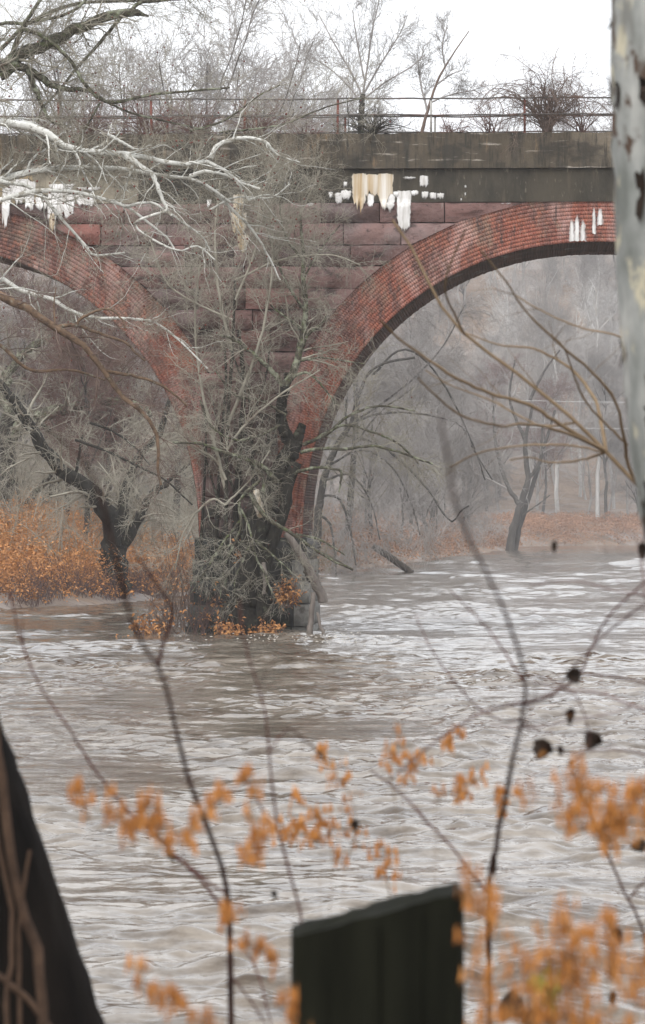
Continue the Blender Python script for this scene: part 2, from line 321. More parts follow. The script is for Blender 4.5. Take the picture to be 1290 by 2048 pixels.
def water_mat():
    m = bpy.data.materials.new('muddy_river_water'); m.use_nodes = True
    t = m.node_tree; N = t.nodes; Lk = t.links; b = N['Principled BSDF']
    b.inputs['Roughness'].default_value = 0.07; b.inputs['IOR'].default_value = 1.333
    tc = N.new('ShaderNodeTexCoord')
    def nz(sc_, st, det, rg=0.6):
        mp = N.new('ShaderNodeMapping'); mp.inputs['Scale'].default_value = st; Lk.new(tc.outputs['Object'], mp.inputs[0])
        n = N.new('ShaderNodeTexNoise'); n.inputs['Scale'].default_value = sc_; n.inputs['Detail'].default_value = det; n.inputs['Roughness'].default_value = rg
        Lk.new(mp.outputs[0], n.inputs['Vector']); return n.outputs[0]
    cr = N.new('ShaderNodeValToRGB'); e = cr.color_ramp.elements
    e[0].position, e[0].color = 0.38, (0.072, 0.053, 0.037, 1); e[1].position, e[1].color = 0.60, (0.24, 0.208, 0.172, 1)
    Lk.new(nz(1.7, (0.45, 0.7, 1), 6, 0.7), cr.inputs[0]); Lk.new(cr.outputs[0], b.inputs['Base Color'])
    b1 = N.new('ShaderNodeBump'); b1.inputs['Distance'].default_value = 0.035; b1.inputs['Strength'].default_value = 1
    Lk.new(nz(2.0, (1.0, 0.8, 1), 4, 0.55), b1.inputs['Height'])
    b0 = N.new('ShaderNodeBump'); b0.inputs['Distance'].default_value = 0.07; b0.inputs['Strength'].default_value = 1
    Lk.new(nz(0.45, (0.8, 1, 1), 3, 0.5), b0.inputs['Height']); Lk.new(b0.outputs[0], b1.inputs['Normal'])
    b2 = N.new('ShaderNodeBump'); b2.inputs['Distance'].default_value = 0.003; b2.inputs['Strength'].default_value = 1
    Lk.new(nz(7, (1, 1, 1), 3), b2.inputs['Height']); Lk.new(b1.outputs[0], b2.inputs['Normal']); Lk.new(b2.outputs[0], b.inputs['Normal'])
    return m
M['water'] = water_mat()

# ------------------------------------------------------------------ river, banks, hills
def fbm(x, y, seed, scales, amps):
    g = np.random.default_rng(seed); z = np.zeros_like(x)
    for s, a in zip(scales, amps):
        for k in range(4):
            th = g.uniform(0, 2 * np.pi); ph = g.uniform(0, 6.28); q = g.uniform(0.7, 1.4) / s
            z += a * 0.5 * np.sin((x * np.cos(th) + y * np.sin(th)) * q * 6.283 + ph)
    return z

sst = lambda v, a, b: (lambda t: t * t * (3 - 2 * t))(np.clip((v - a) / (b - a), 0, 1))
def build_water():
    g = np.random.default_rng(3)
    Y = np.r_[np.linspace(12, 24.9, 40), 1 / np.linspace(1 / 25.0, 1 / 690.0, 2100), np.linspace(700, 1000, 30)]
    uc = np.linspace(-1, 1, 200)
    ext = np.array([1.3, 1.8, 3, 6])
    U = np.r_[-ext[::-1], uc, ext]
    X = U[None, :] * (0.085 * Y[:, None] + 0.8)
    big = np.abs(U) > 1.0
    X[:, big] = np.sign(U[big])[None, :] * ((0.085 * Y[:, None] + 0.8) + (np.abs(U[big])[None, :] - 1) * 90)
    YY = np.broadcast_to(Y[:, None], X.shape)
    dY = np.abs(np.gradient(Y))
    dX = 0.17 * Y / 200
    z = np.zeros_like(X)
    # patches of livelier and of smoother flow
    patch = 0.75 + 0.42 * fbm(X, YY * 0.55, 21, (9.0, 23.0), (1.0, 0.8))
    patch = np.clip(patch, 0.2, 1.7)
    for lam in np.r_[np.geomspace(0.22, 3.0, 70), np.geomspace(3.5, 14, 24)]:
        th = g.normal(math.pi / 2, 0.62)
        k = 2 * np.pi / lam
        amp = 0.0063 * lam ** 0.72 * g.uniform(0.5, 1.2)
        lamY = lam / max(abs(math.sin(th)), 0.15)
        fade = np.clip(lamY / (2.0 * dY) - 0.6, 0, 1)[:, None]
        if lam > 3.2: fade = fade * sst(Y, 110 + 12 * lam, 170 + 22 * lam)[:, None] * 1.5
        fx = np.clip(lam / max(abs(math.cos(th)), 0.1) / (2.6 * dX) - 0.6, 0, 1)[:, None]
        ph = k * (X * math.cos(th) + YY * math.sin(th)) + g.uniform(0, 6.28) + 1.3 * np.sin(X * g.uniform(0.15, 0.5) + YY * g.uniform(0.1, 0.4) + g.uniform(0, 6))
        z += amp * fade * fx * (np.sin(ph) + 0.25 * np.sin(2 * ph + 0.7))
    z *= patch
    # broken water round the pier foot
    px, py = P(600, 1285, 121)[:2]
    tur = np.exp(-(((X - px) / 2.6) ** 2 + ((YY - py) / 6.0) ** 2))
    z += tur * (0.05 * fbm(X, YY, 5, (0.9, 0.5), (1, 0.7)) + 0.05)
    z[:, big] = 0
    me = MB(); me.grid(np.stack([X, YY, z], -1))
    o = link('river_water', me.mesh('river_water', True), M['water']); tag(o, 'wide muddy brown river in flood flowing under the arches', kind='structure')
build_water()

LEFT_EDGE = np.array([(-4.5, 18), (-5.5, 40), (-8.5, 70), (-10.8, 100), (-12.6, 125), (-14.2, 150), (-12.7, 163), (-8.4, 180), (-6.3, 200), (-3.7, 240),
                      (-0.4, 279), (6.2, 345), (24, 556), (31, 664), (53, 697), (120, 720), (400, 760), (900, 800)], float)
RIGHT_EDGE = np.array([(13, 18), (18, 60), (30, 130), (60, 250), (200, 400), (900, 480)], float)
def sdist(x, y, edge, close):
    p = np.stack([x.ravel(), y.ravel()], -1); d = np.full(len(p), 1e9)
    for a, b in zip(edge[:-1], edge[1:]):
        ab = b - a; t = np.clip(((p - a) @ ab) / (ab @ ab), 0, 1)
        d = np.minimum(d, np.linalg.norm(p - (a + t[:, None] * ab), axis=1))
    poly = np.vstack([edge, close]); ins = np.zeros(len(p), bool)
    for a, b in zip(poly, np.roll(poly, -1, 0)):
        c = (a[1] > p[:, 1]) != (b[1] > p[:, 1])
        xx = a[0] + (p[:, 1] - a[1]) * (b[0] - a[0]) / (b[1] - a[1] if b[1] != a[1] else 1e-9)
        ins ^= c & (p[:, 0] < xx)
    return np.where(ins, d, -d).reshape(x.shape)
CL = np.array([(2000, 800), (2000, 3000), (-3000, 3000), (-3000, 18)], float)
CR = np.array([(2000, 480), (2000, 18)], float)
sst = lambda v, a, b: (lambda t: t * t * (3 - 2 * t))(np.clip((v - a) / (b - a), 0, 1))
def land_z(x, y):
    x = np.asarray(x, float); y = np.asarray(y, float)
    d1, d2 = sdist(x, y, LEFT_EDGE, CL), sdist(x, y, RIGHT_EDGE, CR)
    wob = 0.35 * np.sin(x * 0.9 + y * 0.35) + 0.3 * np.sin(y * 0.23 - x * 0.5)
    d1 = d1 + wob
    far = np.clip((y - 250) / 350, 0, 1)
    z1 = np.where(d1 < 0, d1 * 0.45, np.minimum(d1 * 0.35, np.minimum(0.5 + 0.26 * d1, 2.9 + 0.03 * d1)))
    z1 = z1 + sst(y, 725, 960) * 62 * sst(d1, 5, 120) + sst(-x, 30, 260) * 22 * sst(y, 150, 320) + np.where(d1 > 2, fbm(x, y, 9, (14, 5), (0.25, 0.12)), 0)
    z2 = np.where(d2 < 0, d2 * 0.45, np.minimum(d2 * 0.35, 1.2 + 0.03 * d2))
    return np.clip(np.maximum(z1, z2), -2.2, 90)
def build_land():
    ys = np.geomspace(19.0, 1500, 330)
    t = np.linspace(-1, 1, 300); xs = np.sign(t) * (np.abs(t) * 22 + np.abs(t) ** 5 * 900)
    Y, Xn = np.meshgrid(ys, xs, indexing='ij')
    X = Xn * (0.25 + ys[:, None] / 260.0).clip(0.4, 1.6)
    mb = MB(); mb.grid(np.stack([X, Y, land_z(X, Y)], -1))
    tag(link('river_bank', mb.mesh('river_bank', True), M['litter']), 'brown leaf littered bank and wooded hills beyond the river', kind='structure')
    y = np.linspace(-30, 24.5, 90); x = np.linspace(-60, 60, 160)
    Y, X = np.meshgrid(y, x, indexing='ij')
    z = near_z(X, Y)
    mb = MB(); mb.grid(np.stack([X, Y, z], -1))
    tag(link('near_bank', mb.mesh('near_bank', True), M['near_soil']), 'dark near bank below the camera', kind='structure')
def near_z(X, Y):
    return 1.5 - 2.4 * sst(np.asarray(Y, float), 11.5, 24.0) + 0.06 * np.sin(np.asarray(X) * 1.7) * np.cos(np.asarray(Y) * 1.3)
build_land()

# ------------------------------------------------------------------ the bridge
YAW = -R_(2.7)
WID = 6.1
bx = lambda px: (px - 645.0) / 65.0
bz = lambda py: CAMZ - (py - 1050.0) / 65.0
bridge = empty('arch_bridge', (0, 130, 0), 'old stone and red brick arch railway bridge crossing the river', 'bridge', rz=YAW)
SPR, RAD, NEXP, RINGT = bz(1075), 590 / 65.0, 2.12, 1.42
CXS = [bx(1195) - 2 * (bx(1195) - bx(-193)), bx(-193), bx(1195), bx(1195) + (bx(1195) - bx(-193))]
ZT = bz(405)
def rad(th):
    return RAD * (np.abs(np.cos(th)) ** NEXP + np.abs(np.sin(th)) ** NEXP) ** (-1 / NEXP)
def arc_pt(cx, th, off):
    r = rad(th) + off
    return cx + r * np.cos(th), SPR + r * np.sin(th)
def outer_x(cx, z, side):
    """x of the ring's outer edge at height z on one side of the arch"""
    th = np.linspace(0, math.pi / 2, 400); x, zz = arc_pt(0, th, RINGT)
    return cx + side * float(np.interp(z, zz, x)) if z < zz[-1] else cx

# core wall behind the facing, with the arches cut out
def core():
    mb = MB()
    xs = np.unique(np.r_[np.linspace(-46, 40, 500)])
    bot = np.full_like(xs, -3.0)
    for cx in CXS:
        th = np.linspace(0, math.pi, 400); x, z = arc_pt(cx, th, 0.75)
        o = np.argsort(x); ins = (xs > x.min()) & (xs < x.max())
        bot[ins] = np.interp(xs[ins], x[o], z[o])
    for y, fl in ((0.16, False), (WID - 0.16, True)):
        G = np.stack([np.stack([xs, np.full_like(xs, y), bot], -1), np.stack([xs, np.full_like(xs, y), np.full_like(xs, 15.1)], -1)])
        mb.grid(G, flip=fl)
    link('core_wall', mb.mesh('core_wall'), M['core'], bridge)
core()

def arch(cx):
    ring = link('arch_ring', None, None, bridge)
    # mortar backing of the ring, front and back
    mb = MB(); th = np.linspace(0, math.pi, 160)
    for y, y2 in ((0.03, 0.3), (WID - 0.03, WID - 0.3)):
        a = np.stack(arc_pt(cx, th, 0.01), -1); b = np.stack(arc_pt(cx, th, RINGT), -1)
        f = lambda q, yy: np.stack([q[:, 0], np.full(len(q), yy), q[:, 1]], -1)
        G = np.stack([f(a, y2), f(a, y), f(b, y), f(b, y2)]); mb.grid(G, flip=y < 1)
    ringm = mb.mesh('arch_ring'); ringm.materials.append(M['mortar'])
    col.objects.unlink(ring); bpy.data.objects.remove(ring)
    ring = link('arch_ring', ringm, None, bridge)
    # bricks: seven rings of headers laid on edge
    mb = MB(); nb = int(math.pi * (RAD + RINGT / 2) / 0.078); e = np.arange(nb + 1) * math.pi / nb
    for par in range(1):
        bd = np.linspace(0, RINGT, 13)
        for k in range(12):
            nb = int(math.pi * (RAD + bd[k]) / 0.074); e = np.clip((np.arange(nb + 1) + rng.uniform(0, 1)) * math.pi / nb, 0, math.pi); sl = np.arange(nb)
            n_ = len(sl); g = 0.0016 / RAD
            t0, t1 = e[sl] + g, e[sl + 1] - g
            o0, o1 = bd[k] + 0.002, bd[k + 1] - 0.002
            yf = 0.024 - rng.uniform(0, 0.003, n_); yb = 0.05
            def pt(t, o, y):
                x, z = arc_pt(cx, t, o); return np.stack([x, np.broadcast_to(y, x.shape), z], -1)
            j = rng.uniform(-0.004, 0.004, (4, n_))
            V = np.stack([pt(t0, o0 + j[0], yf), pt(t1, o0 + j[1], yf), pt(t1, o1 + j[2], yf), pt(t0, o1 + j[3], yf), pt(t0, o0, yb), pt(t1, o0, yb), pt(t1, o1, yb), pt(t0, o1, yb)], 1)
            base = (np.arange(n_) * 8)[:, None, None]
            Q = base + np.array([(0, 3, 2, 1), (0, 1, 5, 4), (1, 2, 6, 5), (2, 3, 7, 6), (3, 0, 4, 7)])[None]
            patch = 0.5 + 0.16 * np.sin(t0 * 9 + cx) + 0.12 * np.sin(t0 * 31 + k * 1.3) + rng.normal(0, 0.20, n_)
            mb.add(V, Q.reshape(-1, 4), a=np.repeat(np.clip(patch, 0, 1), 8))
    tag(link('brick', mb.mesh('brick'), M['brick'], ring), kind='stuff')
    # soffit: brick courses running through the barrel, each a slightly uneven step
    mb = MB(); nb = 330; e = np.linspace(0, math.pi, nb + 1); ys = np.array([0.02, 0.25, 0.9, 2, 3.5, 5, WID - 0.02])
    off = -rng.uniform(0.0, 0.018, nb); tn = rng.uniform(0, 1, nb)
    for i in range(nb):
        x, z = arc_pt(cx, np.array([e[i] + 3e-4, e[i + 1] - 3e-4]), off[i]); x2, z2 = arc_pt(cx, np.array([e[i], e[i + 1]]), 0.04)
        xs = np.array([x2[0], x[0], x[1], x2[1]]); zs = np.array([z2[0], z[0], z[1], z2[1]])
        G = np.stack([np.stack([xs, np.full(4, y), zs], -1) for y in ys]); mb.grid(G, a=tn[i])
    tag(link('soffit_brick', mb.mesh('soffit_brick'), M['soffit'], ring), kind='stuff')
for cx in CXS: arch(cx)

def stone_mesh(x0b, x1b, x0t, x1t, z0, z1, y=-0.03, rough=0.06, back=0.3, nx=None):
    """one rock-faced block; its ends may slope"""
    g = 0.013
    wd = 0.5 * (x1b - x0b + x1t - x0t)
    nx = nx or int(np.clip(round(wd / 0.32), 3, 6)); nz = 4
    u = np.linspace(0, 1, nx + 1); v = np.linspace(0, 1, nz)
    u[1:-1] += rng.uniform(-.4, .4, nx - 1) / nx; v[1:-1] += rng.uniform(-.1, .1, nz - 2)
    Uu, Vv = np.meshgrid(u, v)
    xl = (x0b + g) * (1 - Vv) + (x0t + g) * Vv; xr = (x1b - g) * (1 - Vv) + (x1t - g) * Vv
    X = xl + (xr - xl) * Uu; Z = z0 + g + (z1 - z0 - 2 * g) * Vv
    edge = np.minimum(np.minimum(Uu, 1 - Uu) * wd, np.minimum(Vv, 1 - Vv) * (z1 - z0))
    bul = np.clip(edge / 0.14, 0, 1)
    Yv = y - bul * rng.uniform(0.0, 1.9, X.shape) ** 1.3 * rough * rng.uniform(0.5, 1.4) - (1 - bul) * rng.uniform(0, .035, X.shape)
    X = X + bul * rng.normal(0, 0.02, X.shape); Z = Z + bul * rng.normal(0, 0.02, X.shape)
    ed = 1 - bul
    Z = Z + ed * rng.normal(0, 0.008, X.shape)
    G = np.stack([X, Yv, Z], -1)
    mb = MB(); mb.grid(G)
    ring = np.concatenate([G[0, :], G[1:, -1], G[-1, -2::-1], G[-2:0:-1, 0]])
    b = ring.copy(); b[:, 1] = back
    n = len(ring); i = np.arange(n); j = (i + 1) % n
    mb.add(np.vstack([ring, b]), np.stack([j, i, i + n, j + n], -1))
    return mb.mesh('stone')

def stones():
    cl, cr = CXS[1], CXS[2]
    wall = link('spandrel_wall', None, None, bridge)
    z1 = ZT - 0.004; k = 0
    while z1 > SPR + 0.2:
        h = rng.uniform(0.60, 0.68); z0 = max(z1 - h, SPR)
        if z0 - SPR < 0.3: z0 = SPR
        lb, lt = outer_x(cl, z0, 1), outer_x(cl, z1, 1)
        rb, rt = outer_x(cr, z0, -1), outer_x(cr, z1, -1)
        low = z1 < bz(735)
        yy = -0.03
        if low: lb = lt = min(lb, bx(402)); rb = rt = max(rb, bx(556)); yy = -0.14
        L, Rr = (lb + lt) / 2, (rb + rt) / 2
        n = max(1, int(round((Rr - L) / rng.uniform(1.25, 1.75))))
        cuts = np.linspace(L, Rr, n + 1); cuts[1:-1] += rng.uniform(-0.3, 0.3, n - 1)
        if n > 1 and abs(lt - lb) > 0.75 * (cuts[1] - L): cuts[1] = max(lb, lt) + 0.35
        if n > 1 and abs(rt - rb) > 0.75 * (Rr - cuts[-2]): cuts[-2] = min(rb, rt) - 0.35
        for i in range(n):
            a, b = cuts[i], cuts[i + 1]
            x0b, x0t = (lb, lt) if i == 0 else (a, a)
            x1b, x1t = (rb, rt) if i == n - 1 else (b, b)
            if not low:
                x0b, x0t = x0b + 0.02 * (i == 0), x0t + 0.02 * (i == 0)
            link('stone', stone_mesh(x0b, x1b, x0t, x1t, z0, z1, y=yy + rng.uniform(-0.07, 0.06), rough=0.15), M['stone_low'] if z1 < bz(800) and rng.uniform() < .8 else M['stone'], wall)
        z1 = z0; k += 1
    # footing of the pier: courses of big dark blocks, standing well forward
    foot = link('pier_footing', None, None, bridge)
    z1 = SPR; r = 0
    while z1 > -0.9:
        z0 = z1 - rng.uniform(0.62, 0.74)
        L, Rr = bx(392 - 4 * r), bx(617 + 2 * r)
        cuts = np.linspace(L, Rr, 4 if r % 2 else 5); cuts[1:-1] += rng.uniform(-0.2, 0.2, len(cuts) - 2); cuts[-2] = Rr - rng.uniform(.42, .62)
        for i in range(len(cuts) - 1):
            last = i == len(cuts) - 2
            link('stone', stone_mesh(cuts[i], cuts[i + 1], cuts[i], cuts[i + 1], z0, z1, y=-0.75 - 0.12 * r + rng.uniform(-0.12, 0.1), rough=0.13, back=WID - 0.2),
                 M['stone_grey'] if last and 1 <= r else M['stone_dark'], foot)
        z1 = z0; r += 1
stones()

def parapet():
    xs = np.arange(-46, 40.1, 2.88)
    for i in range(len(xs) - 1):
        a, b = xs[i], xs[i + 1]
        worn = -10.5 < a < 0.2
        for (za, zb, y, nm, mt) in ((bz(338), bz(268), -0.17, 'parapet_block', M['conc_top']),
                                    (ZT + 0.003, bz(338) - 0.012, -0.02, 'concrete_panel', M['conc_worn'] if a < -8.0 and a > -12.5 else M['conc_band'])):
            nx, nz = 12, 6
            U, Vv = np.meshgrid(np.linspace(a + 0.002, b - 0.002, nx), np.linspace(za, zb, nz))
            Yy = y - rng.uniform(0, 0.02, U.shape)
            if worn: Yy = Yy + (rng.uniform(0, 1, U.shape) < 0.25) * rng.uniform(0, 0.06, U.shape)
            Vv = Vv.copy(); Vv[-1] += rng.normal(0, 0.012, nx)
            G = np.stack([U, Yy, Vv], -1); mb = MB(); mb.grid(G)
            ring = np.concatenate([G[0, :], G[1:, -1], G[-1, -2::-1], G[-2:0:-1, 0]]); bk = ring.copy(); bk[:, 1] = 0.4
            n = len(ring); ii = np.arange(n); jj = (ii + 1) % n
            mb.add(np.vstack([ring, bk]), np.stack([jj, ii, ii + n, jj + n], -1))
            link(nm, mb.mesh(nm), mt, bridge)
        mb = MB(); mb.box(a + 0.006, b - 0.006, WID - 0.4, WID + 0.15, ZT, bz(268))
        link('parapet_block', mb.mesh('parapet_block'), M['conc_top'], bridge)
    # ballast and deck between the parapets
    x = np.linspace(-46, 40, 900); y = np.linspace(0.0, WID, 14)
    Y, X = np.meshgrid(y, x, indexing='ij')
    Z = bz(268) - 0.06 + 0.10 * np.sin(np.pi * np.clip(Y / WID, 0, 1)) + rng.uniform(0, 0.11, X.shape) * (0.4 + 0.6 * (fbm(X, Y, 4, (6, 2.5), (0.6, 0.4)) > 0))
    mb = MB(); mb.grid(np.stack([X, Y, Z], -1))
    tag(link('ballast', mb.mesh('ballast'), M['ballast'], bridge), kind='stuff')
parapet()

def drips(name, items, m, th=0.05):
    for (px0, px1, pyt, pyb) in items:
        mb = MB()
        w_ = (px1 - px0) / 65 / 2; cx = bx((px0 + px1) / 2); zt, zb = bz(pyt), bz(pyb)
        nu, nv = 9, 12
        u = np.linspace(-1, 1, nu); v = np.linspace(0, 1, nv)
        U, V = np.meshgrid(u, v)
        tip = rng.uniform(0.35, 0.8)
        prof = np.interp(V, [0, 0.06, 0.45, 0.8, 1], [0.9, 1, rng.uniform(0.85, 1), rng.uniform(0.7, 0.95), tip])
        X = cx + U * w_ * (prof + rng.normal(0, 0.05, V.shape) * (np.abs(U) > 0.9))
        L = (zt - zb) * (1 - 0.22 * U ** 2 * rng.uniform(0.2, 1) - rng.uniform(0, 0.5, nu)[None, :] ** 1.5 * V)
        Z = zt - V * L + rng.normal(0, 0.01, V.shape)
        base = -0.026 if pyb < 408 else -0.026
        Yv = base - th * (1 - np.abs(U) ** 2.2) * (0.35 + 0.65 * np.sin(np.pi * np.clip(V, 0.03, 0.97)) ** 0.5)
        Yv = np.where(Z < ZT, Yv - 0.20 * np.clip((ZT - Z) / 0.05, 0, 1), Yv)
        ed = np.clip(np.minimum(np.minimum(1 - np.abs(U), 1) * w_ / .09, (1 - V) * (zt - zb) / .28), 0, 1) * np.clip(V * (zt - zb) / .04 + .5, 0, 1)
        mb.grid(np.stack([X, Yv, Z], -1), a=ed.ravel(), flip=True)
        link(name, mb.mesh(name, True), m, bridge)
drips('mineral_crust', [(702, 735, 347, 435), (722, 762, 349, 400), (752, 788, 348, 425)], M['calcite_tan'], 0.06)
drips('mineral_crust', [(656, 668, 384, 400), (668, 686, 386, 412), (680, 704, 381, 404), (686, 696, 364, 378), (733, 750, 388, 422), (768, 792, 390, 428), (792, 824, 382, 468), (785, 800, 384, 398),
                        (838, 858, 352, 382), (842, 858, 384, 402), (858, 874, 386, 404), (872, 890, 387, 402), (803, 834, 354, 362), (820, 838, 382, 396), (928, 934, 372, 380), (928, 933, 386, 396), (920, 925, 398, 406),
                        (796, 822, 430, 470), (616, 628, 406, 420), (1000, 1024, 408, 412)], M['calcite'])
drips('mineral_crust', [(0, 20, 372, 460), (14, 50, 362, 415), (44, 70, 360, 425), (66, 98, 392, 425), (92, 116, 380, 470), (110, 150, 384, 440), (146, 190, 388, 418), (20, 60, 356, 390), (412, 424, 398, 420), (92, 150, 366, 386), (150, 205, 372, 384)], M['calcite'])
drips('mineral_crust', [(464, 492, 388, 430), (462, 496, 420, 478), (474, 500, 470, 512), (96, 112, 420, 474)], M['calcite_tan'], 0.07)
def ring_stains():
    for (px0, px1, pyt, pyb) in [(1136, 1150, 436, 484), (1146, 1160, 430, 484), (1158, 1172, 440, 484), (1182, 1192, 412, 470), (1192, 1206, 416, 452)]:
        mb = MB(); nu, nv = 6, 10; U, V = np.meshgrid(np.linspace(-1, 1, nu), np.linspace(0, 1, nv))
        X = bx((px0 + px1) / 2) + U * (px1 - px0) / 130 * np.interp(V, [0, 0.3, 1], [0.4, 0.8, 1.15]) * (1 + rng.normal(0, 0.08, V.shape))
        Z = bz(pyt) - V * (pyb - pyt) / 65 + rng.normal(0, 0.02, V.shape)
        mb.grid(np.stack([X, -0.004 - 0.01 * (1 - U ** 2) , Z], -1), a=(np.clip((1 - np.abs(U)) * 1.2, 0, 1) * np.clip(V * 2.0, 0, .55)).ravel(), flip=True)
        link('mineral_crust', mb.mesh('mineral_crust', True), M['calcite'], bridge)
ring_stains()

# railings: posts and rails
def railing(y, label, detail):
    rt = empty('iron_railing', bridge.matrix_basis @ Vector((0, y, bz(268))), label, 'railing', 'railings along the bridge deck', rz=YAW)
    pm = MB(); pm.box(-0.035, 0.035, -0.03, 0.03, -0.12, bz(197) - bz(268) - 0.02); pm.box(-0.05, 0.05, -0.04, 0.04, -0.12, 0.04); pme = pm.mesh('post')
    pme.materials.append(M['rust'])
    pmg = pme.copy(); pmg.materials.clear(); pmg.materials.append(M['iron_grey'])
    for i, px in enumerate(range(-2560, 3200, 187)):
        X = bx(px + 56)
        if X < -45 or X > 39: continue
        o = link('post', pmg if abs(px + 56 - 803) < 60 else pme, None, rt, (X, 0, 0))
        o.rotation_euler = (rng.normal(0, 0.015), rng.normal(0, 0.012), 0)
    xs = np.linspace(-45, 39, 240)
    for py in (197, 230):
        z = bz(py) - bz(268) + 0.012 * np.sin(xs * 1.1) + rng.normal(0, 0.006, len(xs))
        c = np.stack([xs, np.full_like(xs, -0.045), z], -1)[None]
        mb = MB(); mb.tubes(c, np.full((1, len(xs)), 0.027), 6)
        link('rail', mb.mesh('rail', True), M['iron'], rt)
railing(0.12, 'near iron railing of rusty posts and two rails above the parapet facing the camera', True)
railing(WID - 0.2, 'far iron railing seen through the near one on the opposite deck edge', False)
# ------------------------------------------------------------------ trees
def put(root, name, mb, m, smooth=True, kind=None):
    me = mb.mesh(name, smooth)
    b = np.array(root.location); co = np.empty(len(me.vertices) * 3, dtype=np.float32)
    me.vertices.foreach_get('co', co); co = co.reshape(-1, 3) - b.astype(np.float32); me.vertices.foreach_set('co', co.ravel()); me.update()
    o = link(name, me, m, root); tag(o, kind=kind); return o

def blobs(mb, C, r):
    """small seed balls (octahedra)"""
    o = np.array([(1, 0, 0), (-1, 0, 0), (0, 1, 0), (0, -1, 0), (0, 0, 1), (0, 0, -1)], float)
    f = np.array([(0, 2, 4), (2, 1, 4), (1, 3, 4), (3, 0, 4), (2, 0, 5), (1, 2, 5), (3, 1, 5), (0, 3, 5)])
    n = len(C); V = C[:, None, :] + o[None] * (r * rng.uniform(0.7, 1.2, (n, 1, 1)))
    mb.add(V.reshape(-1, 3), T=(f[None] + (np.arange(n) * 6)[:, None, None]).reshape(-1, 3))

def traced_tree(name, label, trunk, limbs, Y, m_trunk, m_limb, m_twig, levels, base=None, group=None, balls=0, cat='tree', extra_twigs=True, ballr=0.02, thin=(), branches=False):
    """trunk / limbs: [(pixels, w0, w1, Y offset, dY)], grown with twigs by levels [(m, L, kw)]"""
    tr = [trace(t[0], Y + t[3], t[1], t[2], jit=0.10, dY=t[4]) for t in trunk]
    lm = [trace(t[0], Y + t[3], t[1], t[2], jit=0.16, dY=t[4]) for t in limbs]
    root = empty(name, tr[0][0][0] if base is None else base, label, cat, group)
    mb = MB()
    for q in tr: mb.tubes(q[0][None], q[1][None], 10, lump=0.06)
    put(root, 'trunk', mb, m_trunk)
    if lm:
        mb = MB(); Pn, Rn = stack(lm); mb.tubes(Pn, Rn, 6, lump=0.05); put(root, 'limb', mb, m_limb)
        if extra_twigs is not False: par = (Pn, Rn)
    else: par = stack(tr)
    mb = MB(); tips = []
    for k, (m_, L, kw) in enumerate(levels):
        if k == 0 and thin:
            keep = [i for i in range(len(par[0])) if i not in thin]
            a1 = grow(par[0][keep], par[1][keep], m_, L, weight=True, **kw); a2 = grow(par[0][list(thin)], par[1][list(thin)], 5, L * .7, **kw)
            par = (np.concatenate([a1[0], a2[0]]), np.concatenate([a1[1], a2[1]]))
        else: par = grow(par[0], par[1], m_, L, weight=(k == 0), **kw)
        if k == 0 and branches:
            bb = MB(); bb.tubes(par[0], par[1], 5, lump=.04); put(root, 'branches', bb, m_limb, kind='stuff'); continue
        mb.tubes(par[0], par[1], 4 if k == 0 else 3)
        tips.append(par[0][:, -1])
    if levels: put(root, 'twigs', mb, m_twig, kind='stuff')
    if balls:
        C = np.concatenate(tips); C = C[rng.choice(len(C), balls, replace=False)] - np.array([0, 0, 0.05])
        mb = MB(); blobs(mb, C, ballr); put(root, 'seed_balls', mb, M['seed'], False, 'stuff')
    return root

